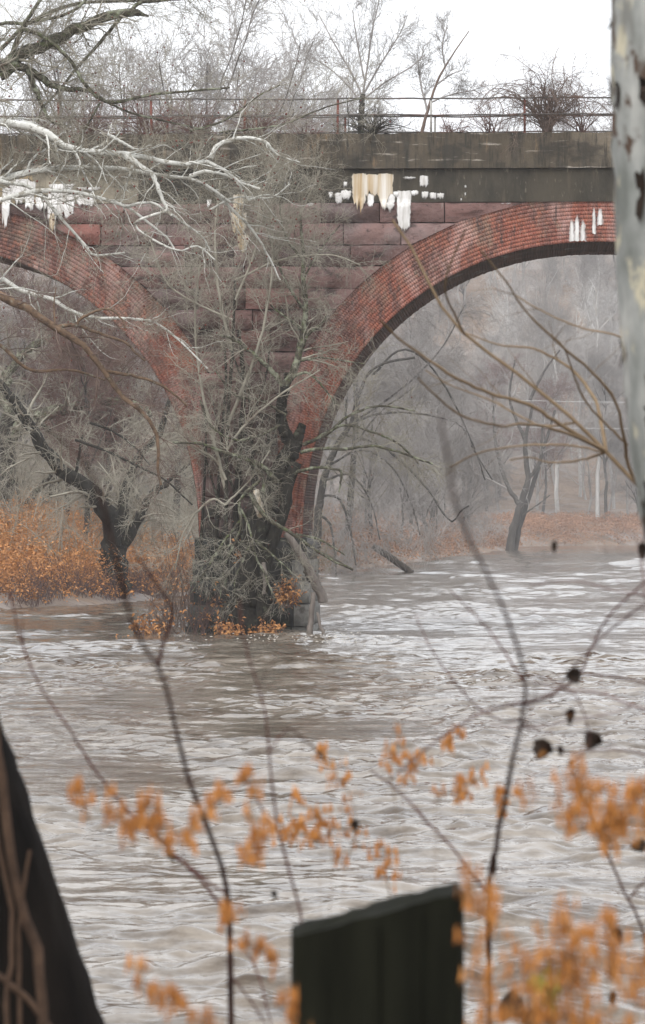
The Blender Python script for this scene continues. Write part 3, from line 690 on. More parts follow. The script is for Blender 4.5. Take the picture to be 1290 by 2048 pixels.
# --- pale sycamore reaching in from the left, red-brown seed balls
tw = dict(wig=0.22, flat=0.6, n=6)
traced_tree('sycamore_tree', 'pale barked sycamore whose white branches with seed balls reach across the bridge from the left',
    [([(-330, 1330), (-310, 900), (-280, 600), (-300, 300), (-260, -300)], 95, 50, 0, 0)],
    [([(-285, 420), (-150, 215), (0, 243), (80, 258), (130, 292), (190, 305), (250, 308), (310, 318), (355, 330), (420, 322), (450, 340), (480, 365), (520, 378)], 29, 5, 0, 0),
     ([(420, 318), (430, 295), (450, 283), (490, 276), (530, 283), (555, 310), (600, 325)], 11, 3, 0, .5),
     ([(250, 310), (285, 335), (305, 350), (320, 385), (335, 420), (345, 432)], 13, 6, 0, -.5),
     ([(-285, 520), (-120, 400), (0, 360), (60, 345), (140, 335), (230, 338), (330, 350), (390, 360), (420, 375), (462, 405)], 22, 5, 0.5, .3),
     ([(390, 360), (430, 385), (460, 415), (500, 455), (530, 500), (560, 560)], 9, 3, .8, .4),
     ([(380, 352), (410, 343), (440, 348), (470, 360), (497, 400)], 9, 4, .8, -.5),
     ([(-285, 580), (-120, 450), (0, 400), (100, 382), (180, 390), (250, 412), (290, 440), (340, 480), (350, 500)], 18, 4, -.5, .2),
     ([(250, 412), (300, 405), (330, 420), (400, 470), (420, 500)], 7, 3, -.4, .2),
     ([(0, 362), (60, 375), (100, 410), (130, 445), (170, 490), (190, 510), (250, 505)], 9, 4, 0, 0),
     ([(265, 330), (250, 380), (240, 400)], 6, 3, .5, 0), ([(420, 420), (470, 395), (540, 395), (580, 368)], 5, 3, .8, .2),
     ([(215, 268), (240, 282), (268, 298)], 7, 5, -.2, 0), ([(497, 400), (530, 390), (560, 395)], 5, 3, .5, .2), ([(335, 420), (270, 450), (350, 500), (395, 492), (430, 520)], 6, 3, -.8, .2),
     ([(-285, 760), (-100, 640), (0, 560), (50, 587), (90, 592), (165, 632), (250, 637), (310, 644), (365, 687), (415, 737)], 15, 3, .3, .1)],
    103, M['bark_pale'], M['bark_pale'], M['twig_grey'],
    [(12, 2.0, dict(ang=(20, 60), rs=0.42, rmin=0.0085, t0=.25, wig=.2, flat=.6, n=8)), (11, 0.9, dict(ang=(25, 60), rs=.7, rmin=0.0048, **tw)), (5, 0.38, dict(ang=(25, 65), rs=.8, rmin=0.0035, wig=.25, n=4))],
    balls=420, ballr=0.028, branches=True)

# --- dark mossy tree above it
traced_tree('mossy_tree', 'dark tree with lichen green upper boughs entering at the upper left corner against the sky',
    [([(-420, 1300), (-400, 800), (-330, 400), (-250, 230)], 110, 60, 0, 0)],
    [([(-260, 250), (-120, 190), (0, 135), (50, 105), (110, 80), (170, 50), (230, 28), (268, 24)], 38, 18, 0, 0),
     ([(268, 24), (283, 28), (297, 33)], 16, 3, 0, 0),
     ([(0, 152), (30, 130), (60, 140), (95, 165), (130, 178), (180, 182), (215, 205)], 22, 5, -.1, .2),
     ([(55, 138), (80, 200), (100, 240), (135, 252)], 13, 4, -.1, -.2),
     ([(262, 24), (280, 5), (330, 0), (420, -20)], 9, 4, 0, 0),
     ([(45, 58), (90, 75), (140, 120), (170, 170), (220, 206), (300, 190), (460, 175)], 9, 4, -.4, -.3),
     ([(250, 25), (200, 85), (150, 140), (110, 190), (85, 215), (75, 245)], 8, 4, .4, .4),
     ([(25, 105), (45, 55), (60, 30), (100, -30)], 11, 6, -.3, 0),
     ([(0, 100), (60, 45), (150, 8), (250, 2), (400, -5), (560, -30)], 9, 4, .2, .2),
     ([(-120, 200), (-20, 60), (60, 45), (150, 20), (200, -40)], 10, 5, -.3, 0),
     ([(215, 205), (260, 225), (320, 240), (420, 262)], 5, 3, 0, .3), ([(200, 205), (170, 260), (150, 300), (160, 330)], 5, 3, 0, .3),
     ([(380, 262), (450, 240), (520, 190), (560, 170)], 5, 3, .4, .3), ([(440, 265), (560, 250), (650, 215), (730, 195)], 5, 2.5, .6, .4)],
    106, M['bark_moss'], M['bark_moss'], M['twig_grey'],
    [(15, 2.0, dict(ang=(25, 75), rs=0.28, rmin=0.0070, **tw)), (9, 0.95, dict(ang=(25, 65), rs=.7, rmin=0.0046, **tw)), (5, 0.4, dict(ang=(25, 65), rs=.8, rmin=0.0034, wig=.25, n=4))],
    balls=200, ballr=0.027)

# --- brown limbs lower left
traced_tree('brown_branched_tree', 'tree with slender red brown branches drooping from the left edge below the white sycamore branches',
    [([(-260, 1420), (-250, 1000), (-230, 700), (-180, 480)], 80, 40, 0, 0)],
    [([(-230, 520), (-120, 545), (0, 592), (60, 620), (110, 655), (165, 690), (205, 740), (240, 790), (280, 820), (305, 850), (318, 885), (314, 930), (322, 970)], 24, 5, 0, 0),
     ([(105, 655), (150, 650), (180, 660), (250, 685), (270, 705), (290, 722)], 9, 4, 0, .3), ([(152, 655), (165, 635), (215, 618), (245, 640), (250, 658)], 7, 3, 0, -.3),
     ([(205, 742), (280, 755), (330, 775), (375, 812)], 8, 4, 0, .2), ([(110, 655), (108, 610), (112, 575)], 4, 2, 0, .2),
     ([(-230, 640), (-100, 650), (0, 690), (60, 740), (140, 740), (210, 760)], 12, 4, .5, .3)],
    98, M['bark_brown'], M['bark_brown'], M['twig_brown'],
    [(13, 1.5, dict(ang=(25, 70), rs=0.3, rmin=0.0058, **tw)), (6, 0.7, dict(ang=(25, 65), rs=.7, rmin=0.0046, **tw)), (4, 0.36, dict(ang=(25, 65), rs=.8, rmin=0.0034, wig=.25, n=4))], balls=60)

# --- trees under the left arch on the bank behind
g0 = dict(wig=0.2, n=6)
def bank_levels(s): return [(12, 3.4 * s, dict(ang=(25, 70), rs=.3, rmin=.012, lift=-.02, **g0)), (8, 1.7 * s, dict(ang=(25, 70), rs=.6, rmin=.0095, **g0)), (6, .85 * s, dict(ang=(25, 70), rs=.7, rmin=.0065, wig=.25, n=4))]
traced_tree('forked_tree', 'black forked tree on the bank behind the left arch with one long bough leaning left',
    [([(218, 1215), (222, 1180), (226, 1140), (230, 1085)], 66, 52, 0, 0)],
    [([(224, 1100), (220, 1040), (203, 1005), (150, 960), (100, 915), (70, 870), (35, 810), (-10, 760)], 40, 16, 0, -3), ([(235, 1090), (244, 1030), (250, 980), (265, 940), (290, 900), (318, 868), (340, 800)], 28, 10, 0, 2),
     ([(238, 1105), (270, 1050), (290, 1010), (312, 980), (335, 968)], 30, 13, 0, 1), ([(150, 960), (160, 900), (165, 870)], 8, 4, -1, 0), ([(150, 880), (220, 905), (280, 935), (330, 960), (385, 1010)], 6, 3, -4, 0),
     ([(180, 845), (230, 865), (270, 895), (300, 930)], 6, 3, -4, 0), ([(320, 975), (375, 930), (385, 905)], 9, 6, 1, 0)],
    182, M['bark_black'], M['bark_black'], M['twig_grey'], bank_levels(0.8))
traced_tree('lichened_tree', 'thick lichened trunk at the left edge on the bank with a heavy arching bough',
    [([(-40, 1130), (-12, 1060), (0, 1000), (6, 930), (14, 870), (22, 835)], 62, 40, 0, 0)],
    [([(20, 880), (40, 852), (70, 835), (120, 820), (180, 808), (250, 803), (290, 815), (300, 832)], 34, 10, 0, -2), ([(20, 840), (10, 770), (40, 712), (95, 677), (150, 640)], 26, 12, 0, 1), ([(10, 880), (-60, 800), (-120, 700)], 26, 12, 0, 1),
     ([(70, 838), (110, 870), (140, 900)], 12, 5, 0, 0), ([(180, 808), (230, 770), (260, 740)], 7, 4, 0, 0)],
    200, M['bark_dark'], M['bark_moss'], M['twig_grey'], bank_levels(0.85))
traced_tree('slender_tree', 'small dark crooked tree rising from orange ferns near the left edge',
    [([(40, 1090), (43, 1050), (45, 1020), (60, 1000), (80, 975), (105, 945), (140, 880)], 18, 8, 0, 0)], [([(44, 1020), (35, 980), (30, 900)], 9, 5, 0, 0), ([(80, 975), (120, 950), (170, 900)], 7, 4, 0, 0)],
    208, M['bark_dark'], M['bark_dark'], M['twig_grey'], bank_levels(0.6))
traced_tree('leaning_tree', 'straight dark trunk leaning right out of the orange ferns beside the small crooked tree',
    [([(68, 1090), (75, 1045), (85, 1020), (102, 980), (122, 940), (150, 850)], 22, 12, 0, 0)], [([(110, 960), (160, 900), (200, 850)], 8, 4, 0, 0), ([(122, 940), (120, 860), (100, 760)], 9, 4, 0, 0)],
    212, M['bark_dark'], M['bark_dark'], M['twig_grey'], bank_levels(0.6))

# --- the tree at the foot of the pier
traced_tree('leaning_pier_tree', 'dark twisted tree growing from the water against the foot of the bridge pier',
    [([(478, 1285), (488, 1240), (500, 1150), (512, 1080), (530, 1020), (552, 960), (580, 905)], 78, 36, 0, .4),
     ([(522, 1285), (522, 1220), (525, 1165), (538, 1110), (555, 1055), (570, 1010), (578, 965), (592, 925)], 28, 24, -.3, .4),
     ([(580, 912), (590, 890), (598, 868), (606, 848)], 32, 16, .3, 0),
     ([(584, 900), (572, 868), (562, 840), (563, 805), (570, 772)], 26, 20, .2, -.2)],
    [([(570, 775), (540, 738), (500, 702), (470, 680), (440, 670)], 13, 4, 0, -.3), ([(569, 775), (585, 742), (598, 705), (608, 660), (611, 615), (607, 560), (606, 500), (600, 430)], 18, 5, 0, .1),
     ([(596, 712), (615, 670), (640, 650), (655, 630)], 11, 4, 0, 0), ([(608, 665), (580, 640), (555, 622), (540, 610)], 7, 3, 0, 0), ([(575, 765), (595, 750), (620, 748), (655, 785), (670, 808)], 7, 3, 0, -.3),
     ([(600, 722), (640, 715), (690, 722), (730, 728)], 5, 2.5, -.2, -.2),
     ([(555, 965), (520, 930), (490, 918), (450, 905), (400, 888), (345, 885)], 12, 4, -.3, -.4), ([(530, 960), (525, 990), (510, 1010)], 10, 6, -.4, 0), ([(495, 920), (520, 940), (528, 975)], 9, 5, -.3, 0),
     ([(500, 985), (515, 1012), (540, 1040), (580, 1065), (620, 1092), (660, 1118), (704, 1138)], 11, 4, -.8, -.4), ([(592, 1068), (640, 1080), (690, 1110)], 6, 3, -.8, -.2),
     ([(575, 955), (600, 942), (640, 935), (680, 940)], 9, 5, 0, -.2), ([(680, 940), (683, 950), (678, 985)], 6, 3, -.2, 0),
     ([(600, 905), (645, 897), (690, 898), (745, 892), (800, 905), (866, 928)], 8, 4, 0, -.4), ([(606, 890), (655, 866), (700, 830), (760, 812), (830, 822)], 8, 3.5, .2, .3), ([(610, 888), (650, 870), (690, 850), (760, 870), (800, 890), (838, 928)], 7, 3.5, .2, .1),
     ([(520, 960), (480, 1000), (482, 1050), (470, 1085), (450, 1130), (440, 1200)], 7, 3, -.9, -.4), ([(478, 1010), (500, 1060), (510, 1110), (530, 1150), (550, 1200)], 6, 3, -.9, -.3), ([(482, 1040), (450, 1080), (425, 1120), (380, 1190)], 6, 2.5, -.9, -.4),
     ([(505, 1080), (480, 1085), (440, 1100), (400, 1140)], 5, 2.5, -1, 0), ([(510, 1080), (545, 1110), (600, 1160)], 5, 2.5, -1, 0), ([(500, 1090), (470, 1160), (475, 1210)], 5, 2.5, -1, 0),
     ([(560, 850), (520, 870), (470, 880), (420, 850), (400, 800)], 6, 3, -.2, -.3), ([(572, 830), (520, 800), (470, 790), (430, 740)], 6, 3, -.2, .2), ([(606, 560), (640, 500), (680, 450)], 5, 2.5, .2, .3), ([(608, 620), (570, 560), (540, 480), (520, 400)], 6, 2.5, 0, .3),
     ([(605, 520), (570, 470), (560, 400), (575, 330)], 5, 2.5, 0, 0)],
    127.4, M['bark_black'], M['bark_moss'], M['twig_grey'],
    [(12, 1.6, dict(ang=(20, 70), rs=.35, rmin=.0075, lift=-.02, **tw)), (7, .85, dict(ang=(25, 65), rs=.65, rmin=.0058, **tw)), (5, .45, dict(ang=(25, 65), rs=.8, rmin=.0042, wig=.25, n=4))], balls=60, ballr=.024, thin=(6, 7, 8, 9, 10, 11, 16, 17, 18, 19, 20, 21))
# slender twiggy tree in front of the pier's middle
traced_tree('twiggy_tree', 'fine twiggy young tree veiling the stone pier between the two arches',
    [([(440, 1290), (450, 1180), (452, 1000), (455, 850), (465, 700), (470, 560)], 11, 5, -.5, 0)],
    [([(452, 980), (420, 850), (400, 760), (390, 640), (400, 520)], 8, 3, -.5, .2), ([(455, 850), (500, 740), (530, 640), (545, 520), (540, 400)], 8, 3, -.5, 0), ([(465, 700), (440, 600), (430, 480), (440, 360)], 7, 3, -.5, 0), ([(470, 600), (510, 500), (520, 400), (560, 300)], 6, 2.5, -.5, 0),
     ([(454, 900), (490, 850), (560, 790), (640, 740)], 6, 2.5, -.6, -.4), ([(452, 960), (430, 920), (370, 880), (330, 830)], 6, 2.5, -.6, 0), ([(545, 520), (600, 430), (640, 340)], 5, 2.5, -.4, 0), ([(450, 1010), (420, 1000), (370, 1060), (350, 1140)], 5, 2.5, -.8, 0), ([(450, 1010), (500, 960), (540, 900)], 5, 2.5, -.6, 0),
     ([(470, 560), (560, 520), (660, 510), (720, 530)], 5, 2.5, -.5, 0), ([(466, 640), (380, 600), (330, 560), (300, 480)], 5, 2.5, -.5, 0)],
    127.9, M['bark_dark'], M['twig_grey'], M['twig_grey'],
    [(20, 1.7, dict(ang=(20, 60), rs=.5, rmin=.0068, **tw)), (8, .9, dict(ang=(20, 60), rs=.65, rmin=.0054, **tw)), (5, .48, dict(ang=(25, 65), rs=.8, rmin=.004, wig=.25, n=4))], balls=80, ballr=.022)

traced_tree('climbing_vine', 'thick dark leafless vines climbing the damp stones in the middle of the pier',
    [([(470, 1110), (474, 1000), (479, 900), (487, 790), (484, 720), (478, 660)], 16, 7, 0, .7), ([(432, 1105), (436, 1000), (443, 880), (452, 760), (446, 650)], 9, 4, 0, .7), ([(512, 1100), (507, 980), (503, 870), (497, 770)], 11, 5, 0, .7), ([(400, 1120), (408, 980), (412, 860), (402, 760)], 7, 3, 0, .7)],
    [([(474, 1000), (455, 940), (440, 870), (425, 800)], 6, 3, .2, .4), ([(479, 900), (505, 830), (530, 760), (540, 690)], 6, 3, .4, .2), ([(507, 980), (530, 900), (548, 840)], 5, 3, .3, .3), ([(484, 760), (460, 690), (450, 600)], 5, 2.5, .6, .1), ([(436, 1000), (415, 930), (405, 880)], 5, 2.5, .3, .3)],
    128.6, M['bark_black'], M['bark_dark'], M['twig_brown'], [(16, 1.2, dict(ang=(20, 70), rs=.5, rmin=.008, **tw)), (7, .6, dict(ang=(20, 65), rs=.7, rmin=.006, **tw)), (4, .35, dict(ang=(20, 65), rs=.8, rmin=.005, wig=.25, n=4))], cat='vine')
# --- behind the right arch
traced_tree('drooping_tree', 'dark limbed tree behind the right arch whose thin twigs droop to the river bank',
    [([(628, 1165), (635, 1050), (650, 950), (675, 890), (700, 850)], 20, 10, 0, 0)],
    [([(700, 850), (740, 832), (800, 825), (880, 835), (925, 855), (950, 905), (985, 960)], 5, 2.5, 0, 5), ([(690, 870), (760, 890), (820, 940), (860, 985), (885, 1025), (905, 1043), (922, 1022), (937, 1012)], 6, 3, 0, -5), ([(700, 850), (730, 760), (765, 728), (830, 715)], 7, 5, 0, 0),
     ([(745, 750), (800, 700), (850, 720), (900, 790), (950, 900), (970, 960)], 5, 3, 0, 3), ([(660, 930), (720, 900), (780, 930), (820, 1000), (840, 1070)], 5, 2.5, 0, 0), ([(650, 960), (700, 950), (740, 1000), (760, 1080)], 5, 2.5, 0, -3), ([(645, 990), (680, 1000), (700, 1060), (712, 1130)], 6, 3, 0, -4), ([(640, 1030), (660, 1050), (670, 1110), (672, 1150)], 6, 3, 0, -3),
     ([(690, 870), (700, 760), (760, 660), (850, 600)], 5, 2.5, 0, 6), ([(700, 850), (800, 780), (880, 700), (930, 610)], 5, 2.5, 0, 9)],
    283, M['trunk_far'], M['trunk_far'], M['twig_far'],
    [(26, 4.2, dict(ang=(25, 80), rs=.4, rmin=.015, lift=-.07, **g0)), (9, 2.2, dict(ang=(15, 60), rs=.6, rmin=.012, lift=-.09, **g0)), (6, 1.2, dict(ang=(20, 60), rs=.7, rmin=.0095, lift=-.14, wig=.2, n=4))])
traced_tree('twin_trunk_tree', 'pair of grey trunks leaning right at the water edge far beyond the right arch',
    [([(1018, 1108), (1026, 1060), (1040, 1012), (1056, 960), (1050, 890), (1065, 810)], 18, 5, 0, 0), ([(1028, 1108), (1040, 1050), (1056, 1000), (1075, 940), (1110, 820)], 12, 5, 1, 0)],
    [([(1040, 1012), (1010, 960), (990, 880), (985, 790)], 10, 4, 0, 0), ([(1056, 960), (1080, 920), (1085, 850)], 9, 4, 0, 0), ([(1045, 1030), (1075, 1010), (1100, 990)], 4, 2, 0, 0), ([(1050, 880), (1020, 800), (1030, 720)], 8, 3, 0, 0), ([(1060, 800), (1090, 740), (1120, 700)], 7, 3, 0, 0)],
    548, M['trunk_far'], M['trunk_far'], M['twig_far'],
    [(9, 6, dict(ang=(25, 65), rs=.5, rmin=.03, **g0)), (6, 3.2, dict(ang=(25, 65), rs=.6, rmin=.02, **g0)), (4, 1.7, dict(ang=(25, 65), rs=.7, rmin=.016, wig=.25, n=4))])

# --- woodland trees: a few shapes, each tree an object of its own
def forest_shape(kind, seed):
    """root-less list of (part name, mesh, material) in a local frame, about 20 m tall"""
    global rng
    keep = rng; rng = np.random.default_rng(seed)
    H = 20.0
    n = 14; z = np.linspace(-0.6, H * (0.9 if kind != 'spread' else 0.55), n)
    x = np.cumsum(rng.normal(0, .16, n)) * 1.0; y = np.cumsum(rng.normal(0, .16, n)); x -= x[0]; y -= y[0]
    tp = np.stack([x, y, z], -1)[None]; tr = (np.linspace(.25, .05, n) * rng.uniform(.8, 1.1))[None]
    mb = MB(); mb.tubes(tp, tr, 8, lump=.05)
    l0 = grow(tp, tr, 13 if kind != 'spread' else 12, 8.0, ang=(25, 55), n=8, wig=.13, lift=.05, t0=.22, rs=.62, rmin=.05)
    mb.tubes(l0[0], l0[1], 5)
    cr = MB()
    f = 1.0 if kind != 'sparse' else .8
    l1 = grow(l0[0], l0[1], int(10 * f), 3.8, ang=(25, 60), n=6, wig=.17, lift=.03, rs=.55, rmin=.022); cr.tubes(l1[0], l1[1], 4)
    l2 = grow(l1[0], l1[1], int(9 * f), 1.9, ang=(25, 60), n=5, wig=.2, rs=.6, rmin=.013); cr.tubes(l2[0], l2[1], 3)
    l3 = grow(l2[0], l2[1], 6, 1.0, ang=(25, 60), n=3, wig=.2, rs=.7, rmin=.011); cr.tubes(l3[0], l3[1], 3)
    out = [('trunk', mb.mesh('trunk', True)), ('crown', cr.mesh('crown', True))]
    rng = keep
    return out
SHAPES = [forest_shape('tall', 11), forest_shape('tall', 12), forest_shape('spread', 13), forest_shape('tall', 14), forest_shape('sparse', 15), forest_shape('sparse', 16)]
for s_ in SHAPES:
    for nm, me in s_: me.materials.append(M['twig_far'])
V_GREY = [(s_, M['trunk_far'], M['twig_far']) for s_ in SHAPES]
V_RED = [(s_, M['trunk_far'], M['twig_red']) for s_ in SHAPES[:2]]
V_WHITE = [(s_, M['white_far'], M['twig_far']) for s_ in (SHAPES[0], SHAPES[1], SHAPES[3])] + [(s_, M['white_far'], M['white_far']) for s_ in SHAPES[4:]]
def forest_tree(name, label, group, x, y, s, shape, z=None, sx=1.0):
    zz = float(land_z(np.array([[x]]), np.array([[y]]))[0, 0]) if z is None else z
    root = empty(name, (x, y, zz), label, 'tree', group, rz=rng.uniform(0, 6.28))
    root.scale = (s * sx, s * sx, s)
    for (nm, me), mm in zip(shape[0], shape[1:]):
        o = link(nm, me, None, root); o.material_slots[0].link = 'OBJECT'; o.material_slots[0].material = mm
    return root
def at_px(px, Y): return (px - 645) / F * Y
# behind the left arch and above the deck on the left
g1 = 'bare grey trees on the bank behind the left arch'
for i in range(44):
    Y = rng.uniform(188, 330); x = rng.uniform(-27, 1.5)
    if x > np.interp(Y, LEFT_EDGE[6:11, 1], LEFT_EDGE[6:11, 0]) - 3: x = np.interp(Y, LEFT_EDGE[6:11, 1], LEFT_EDGE[6:11, 0]) - rng.uniform(3, 14)
    sc_ = rng.uniform(0.48, 0.86) * (0.8 + (Y - 188) / 400)
    v = V_RED[i % 2] if i % 3 == 0 else V_GREY[i % 4]
    forest_tree('bare_tree', 'leafless greyish brown woodland tree on the near wooded bank behind the bridge', g1, x, Y, sc_, v, sx=1.15)
for (px, Y, top, lab) in [(432, 262, 0, 'tall straight leafless tree rising highest behind the deck left of the middle'), (345, 240, 60, 'leafless tree behind the left part of the deck, right of the mossy boughs'), (545, 275, 60, 'leafless tree behind the deck with a narrow feathery crown left of the white mineral streaks'), (610, 300, 95, 'lower leafless tree behind the deck directly left of the forked sapling'), (245, 285, 110, 'leafless tree behind the deck under the tip of the mossy bough'), (130, 250, 70, 'leafless tree behind the deck crossed by the hanging mossy boughs near the upper left corner'), (490, 310, 95, 'small leafless tree behind the deck just right of the tall straight one'), (690, 330, 130, 'low leafless tree behind the deck at the foot of the forked sapling')]:
    Ht = (1050 - top) / F * Y + 2.0
    forest_tree('tall_tree', lab, 'tall bare trees behind the deck', at_px(px, Y), Y, Ht / 20.5, V_GREY[4 if px in (432, 545) else 5], sx=.75)
# bank behind the right arch
g2 = 'bare trees along the bank beyond the right arch'
for i in range(26):
    Y = rng.uniform(300, 610); e = np.interp(Y, LEFT_EDGE[10:14, 1], LEFT_EDGE[10:14, 0])
    x = e - 3 - rng.uniform(0, 1) ** 1.5 * 26
    forest_tree('bare_tree', 'leafless grey tree on the curving bank seen through the right arch', g2, x, Y, rng.uniform(.45, .85) * (0.7 + Y / 900), V_GREY[i % 4], sx=1.1)
# far bank and hillside
g3 = 'bare trees on the hazy far hillside'
for i in range(64):
    Y = 712 + 260 * rng.uniform(0, 1) ** 1.1; x = rng.uniform(-30, 80) * (Y / 900)
    e = np.interp(x, LEFT_EDGE[12:16, 0], LEFT_EDGE[12:16, 1])
    if Y < e + 12: Y = e + 12 + rng.uniform(0, 60)
    forest_tree('bare_tree', 'hazy leafless tree on the wooded hillside across the river', g3, x, Y, rng.uniform(.8, 1.35), (V_GREY[:4] + V_RED)[i % 6], sx=1.1)
for (px, Y, s, k, lab) in [(1118, 735, 2.0, 0, 'tall white trunked sycamore across the river in the middle of the right arch opening'), (1196, 728, 2.2, 1, 'tall white trunked sycamore across the river nearest the grey trunk at the right edge'),
                           (1048, 745, 1.85, 2, 'white branched sycamore across the river, leftmost of the pale trunks'), (1085, 780, 1.9, 1, 'slim white sycamore across the river between two bigger pale trunks'), (1010, 790, 1.9, 3, 'hazy pale sycamore across the river at the left end of the white trunked row'), (1160, 770, 2.0, 3, 'pale many branched sycamore standing between the two tallest white trunks'), (1228, 760, 2.0, 4, 'white branched sycamore across the river half hidden by the grey trunk at the right')]:
    forest_tree('white_sycamore', lab, 'white sycamores across the river', at_px(px, Y), Y, s, V_WHITE[k], sx=.8)
# far-off wood that reads as one mass
def distant_wood():
    global rng
    mb = MB()
    n = 900
    Y = rng.uniform(740, 1050, n); x = rng.uniform(-160, 190, n)
    z = land_z(x[None], Y[None])[0]
    h = rng.uniform(13, 24, n)
    t = np.linspace(0, 1, 6)
    Pn = np.stack([x[:, None] + rng.normal(0, .5, (n, 6)), Y[:, None] + rng.normal(0, .5, (n, 6)), z[:, None] + h[:, None] * t], -1)
    Rn = np.linspace(.3, .06, 6)[None] * rng.uniform(.6, 1.2, (n, 1))
    mb.tubes(Pn, Rn, 3)
    a = grow(Pn, Rn, 12, 7, ang=(25, 65), n=5, wig=.2, lift=.05, rs=.5, rmin=.05); mb.tubes(a[0], a[1], 3)
    b = grow(a[0], a[1], 6, 3.5, ang=(25, 65), n=3, wig=.2, rs=.6, rmin=.032); mb.tubes(b[0], b[1], 3)
    o = link('distant_woods', mb.mesh('distant_woods'), M['twig_far']); tag(o, 'hazy leafless woods covering the hill across the river', kind='stuff')
distant_wood()

# --- growth on the bridge deck
DZ = bz(262)
def deck(px, ly):                     # point on the deck at photo pixel column px, ly metres behind the front
    return bridge.matrix_basis @ Vector((bx(px), ly, 0))
def deck_shrub(name, label, px, ly, hpx, wpx, canes, m, droop=-.05, twigs=(5, 5), group=None, r=.012):
    c = deck(px, ly); b = np.array([c.x, c.y, DZ - .05]); h, w_ = hpx / 65, wpx / 65
    root = empty(name, b, label, 'shrub', group)
    K = canes
    th = rng.uniform(-1, 1, K); d = np.stack([th * w_ / max(h, .1), rng.uniform(-.5, .5, K) * w_ / max(h, .1), np.ones(K)], -1); d = norm(d)
    n = 14; out = np.empty((K, n, 3)); out[:, 0] = b + rng.normal(0, .05, (K, 3)) * [1, .6, 0]
    L = np.hypot(h, np.abs(th) * w_) * rng.uniform(.7, 1.15, K)
    for j in range(1, n):
        d = d + .17 * rng.standard_normal((K, 3)); d[:, 2] += droop * j / n * 2; d = norm(d)
        out[:, j] = out[:, j - 1] + d * (L / (n - 1))[:, None]
    rr = np.linspace(r * 1.7, r * .45, n)[None] * rng.uniform(.6, 1.3, (K, 1))
    mb = MB(); mb.tubes(out, rr, 5); put(root, 'cane', mb, m)
    tb = MB(); a = grow(out, rr, twigs[0], .28 * h + .25, ang=(20, 70), n=6, wig=.3, lift=droop * .8, rs=.6, rmin=.0055); tb.tubes(a[0], a[1], 3)
    q = grow(a[0], a[1], twigs[1], .16 * h + .12, ang=(20, 70), n=4, wig=.3, rs=.7, rmin=.004); tb.tubes(q[0], q[1], 3)
    put(root, 'twigs', tb, m, kind='stuff'); return root
deck_shrub('bramble_bush', 'tangled dark leafless bush with arching canes on the bridge deck by the right railing post', 1094, .5, 185, 120, 70, M['twig_brown'], droop=-.15, twigs=(8, 5), r=.011)
deck_shrub('low_brush', 'low dark leafless brush sprawling on the deck below the forked sapling', 742, 1.0, 60, 110, 34, M['bark_dark'], droop=-.03)
for (px, h, w_, k, lab) in [(50, 95, 80, 30, 'reddish leafless shrub on the deck at the left edge of the picture'), (165, 100, 90, 34, 'reddish leafless shrub on the deck at the far left under the mossy boughs'), (275, 105, 110, 46, 'widest reddish leafless shrub on the deck left of the tall straight tree'), (372, 95, 80, 36, 'reddish leafless shrub on the deck just left of the tall straight trunk'), (505, 80, 90, 32, 'thin reddish leafless shrub on the deck right of the tall straight trunk'), (600, 60, 60, 16, 'small reddish leafless shrub on the deck left of the low dark brush'), (985, 90, 45, 14, 'sparse leafless shrub on the deck at the rusty railing post left of the tangled bush'), (900, 60, 60, 14, 'small leafless shrub on the deck beside the slanting sapling'), (1165, 95, 60, 16, 'leafless shrub on the deck partly behind the grey trunk at the right')]:
    deck_shrub('deck_shrub', lab, px, rng.uniform(1, 5), h, w_, k, M['twig_red'], group='leafless shrubs on the bridge deck')
deck_lv = [(16, 1.4, dict(ang=(18, 45), rs=.4, rmin=.0064, lift=.05, **tw)), (6, .75, dict(ang=(20, 45), rs=.65, rmin=.0046, lift=.04, **tw)), (4, .4, dict(ang=(20, 50), rs=.8, rmin=.0046, wig=.2, n=4))]
traced_tree('forked_sapling', 'bare many forked sapling growing from the bridge deck against the white sky',
    [([(722, 266), (722, 235), (724, 205), (726, 188)], 14, 10, 0, 0)],
    [([(725, 192), (700, 140), (670, 90), (638, 30)], 4.5, 1.8, 0, .5), ([(725, 192), (735, 130), (745, 60), (762, -15)], 4.5, 1.8, 0, -.4), ([(726, 190), (760, 130), (798, 70), (815, 30)], 4.5, 1.8, 0, 0), ([(723, 205), (690, 165), (650, 130), (620, 115)], 4, 1.8, 0, .5), ([(724, 200), (770, 165), (820, 135), (850, 110)], 4, 1.8, 0, -.5), ([(730, 165), (715, 90), (705, 20)], 4, 1.8, 0, 0)],
    134.5, M['trunk_far'], M['twig_far'], M['twig_far'], deck_lv)
traced_tree('slanting_sapling', 'thin bare sapling slanting right on the deck between the forked sapling and the tangled bush',
    [([(843, 268), (855, 222), (876, 160), (905, 110), (938, 62)], 7, 1.8, 0, 0)],
    [([(855, 222), (840, 160), (835, 110)], 5, 2, 0, .3), ([(872, 170), (900, 150), (925, 140)], 4, 2, 0, 0), ([(860, 205), (900, 190), (950, 180)], 4, 2, 0, 0), ([(890, 135), (885, 90), (895, 50)], 4, 2, 0, 0)],
    134.0, M['twig_brown'], M['twig_far'], M['twig_far'], [(14, .9, deck_lv[0][2]), (7, .5, deck_lv[1][2]), (4, .3, deck_lv[2][2])])

